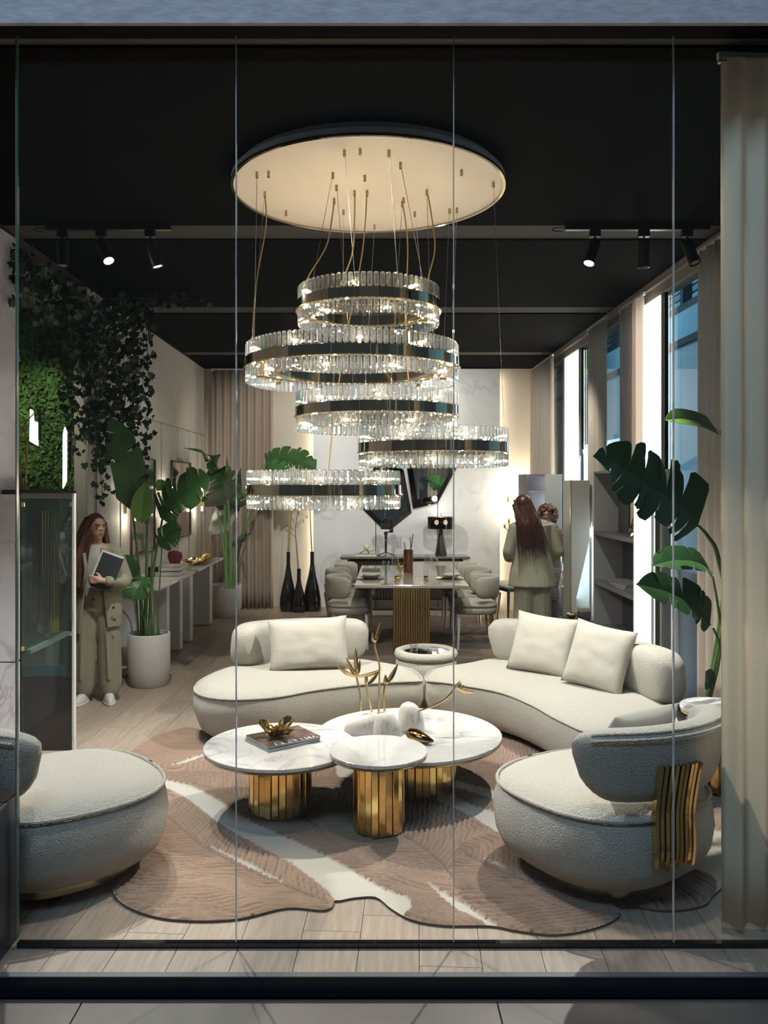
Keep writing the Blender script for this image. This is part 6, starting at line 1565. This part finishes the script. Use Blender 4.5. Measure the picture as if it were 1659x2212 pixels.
# ---- curly-haired woman with glasses, half hidden, facing the camera
def woman_curly():
    t = thing('person', 'curly-haired woman with glasses in a taupe knit top and patterned skirt', 'person', (2.0, 9.53, 0), radians(-14))
    b = MB()
    for s_ in (-1, 1): cap_chain(b, [(s_ * .09, 0, .06, .038), (s_ * .09, 0, .13, .036), (s_ * .09, 0, .45, .058), (s_ * .085, 0, .78, .088, .95)]); cap_chain(b, [(s_ * .09, .01, .045, .035), (s_ * .09, -.10, .03, .026)])
    cap_chain(b, [(0, 0, .80, .15, .72), (0, 0, .95, .13, .75), (0, 0, 1.10, .135, .74), (0, 0, 1.19, .135, .68)]); cap_chain(b, [(-.14, 0, 1.25, .05), (0, .005, 1.27, .055), (.14, 0, 1.25, .05)]); cap_chain(b, [(0, 0, 1.28, .045), (0, -.01, 1.38, .043)])
    T = head(b, (0, -.015, 1.455), 1.0, radians(-8), radians(-4))
    cap_chain(b, [(.165, 0, 1.24, .048), (.225, .01, 1.0, .040), (.215, -.05, .80, .028)]); hand(b, (.215, -.05, .79), (-.1, -.1, -1), (0, -1, 0), (-1, 0, 0), .5)
    cap_chain(b, [(-.165, 0, 1.24, .048), (-.225, .01, 1.0, .040), (-.15, -.16, .95, .028)]); hand(b, (-.15, -.165, .95), (.6, -.8, 0), (0, 0, 1), (1, .6, 0), .5)
    fuse('body', b, SKIN2, t, .0075, 1); face_parts(T, t, glasses=True)
    KN = mat('taupe_knit', (.20, .145, .115), .9, bump=.6, bump_scale=90)
    j = MB(); cap_chain(j, [(0, 0, .84, .165, .76), (0, 0, .98, .150, .78), (0, 0, 1.12, .152, .76), (0, 0, 1.20, .145, .72)]); cap_chain(j, [(-.14, 0, 1.25, .066), (0, .0, 1.275, .070), (.14, 0, 1.25, .066)])
    cap_chain(j, [(.16, 0, 1.24, .065), (.23, .01, 1.0, .060), (.22, -.03, .84, .050)]); cap_chain(j, [(-.16, 0, 1.24, .065), (-.23, .01, 1.0, .058), (-.17, -.13, .955, .046)]); fuse('knit_top', j, KN, t, .0095, 5)
    s = MB(); rings = [[((.155 + .05 * f) * (1 + .03 * sin(9 * a) * f) * cos(a), (.125 + .05 * f) * (1 + .03 * sin(9 * a) * f) * sin(a), .88 - .62 * f) for a in [2 * pi * k / 40 for k in range(40)]] for f in [i / 8 for i in range(9)]]
    s.loft(rings, True, True).build('skirt', mat('patterned_skirt', (.20, .15, .13), .9, noise_amt=.6, noise_scale=45), t, 'all')
    for s_ in (-1, 1): MB().loft([[(r * cos(q) + s_ * .09, r2 * sin(q) - .03, z) for q in [2 * pi * k / 16 for k in range(16)]] for r, r2, z in ((.042, .12, 0), (.046, .125, .015), (.04, .11, .05), (.02, .05, .075))], True, True).build('shoe', BLACK, t, 'all')
    H3 = mat('auburn_curls', (.13, .052, .028), .5, noise_amt=.4, noise_scale=40); R = random.Random(11); h = MB()
    for k in range(220):
        a = R.uniform(0, 2 * pi); e_ = R.uniform(-.75, 1.35); rr = .102 + R.uniform(-.012, .012)
        p = Vector((rr * cos(e_) * cos(a), .015 + rr * cos(e_) * sin(a), .02 + rr * sin(e_) * 1.05))
        if p.y < -.045 and p.z < .062: continue
        h.ell((0, 0, 0), (.022, .022, .022), 8, 6, T @ Matrix.Translation(p))
    fuse('hair', h, H3, t, .007, 0); st_ = []
    for k in range(150):
        a = R.uniform(0, 2 * pi); e_ = R.uniform(-.8, 1.4); rr = .116
        p = Vector((rr * cos(e_) * cos(a), .015 + rr * cos(e_) * sin(a), .02 + rr * sin(e_)))
        if p.y < -.05 and p.z < .07: continue
        st_.append([T @ (p + Vector((.007 * cos(q * 1.3 + k), .007 * sin(q * 1.3 + k), -.005 * q))) for q in range(6)])
    hair_strands(t, 'curls', H3, st_, .0035, 4)
woman_curly()
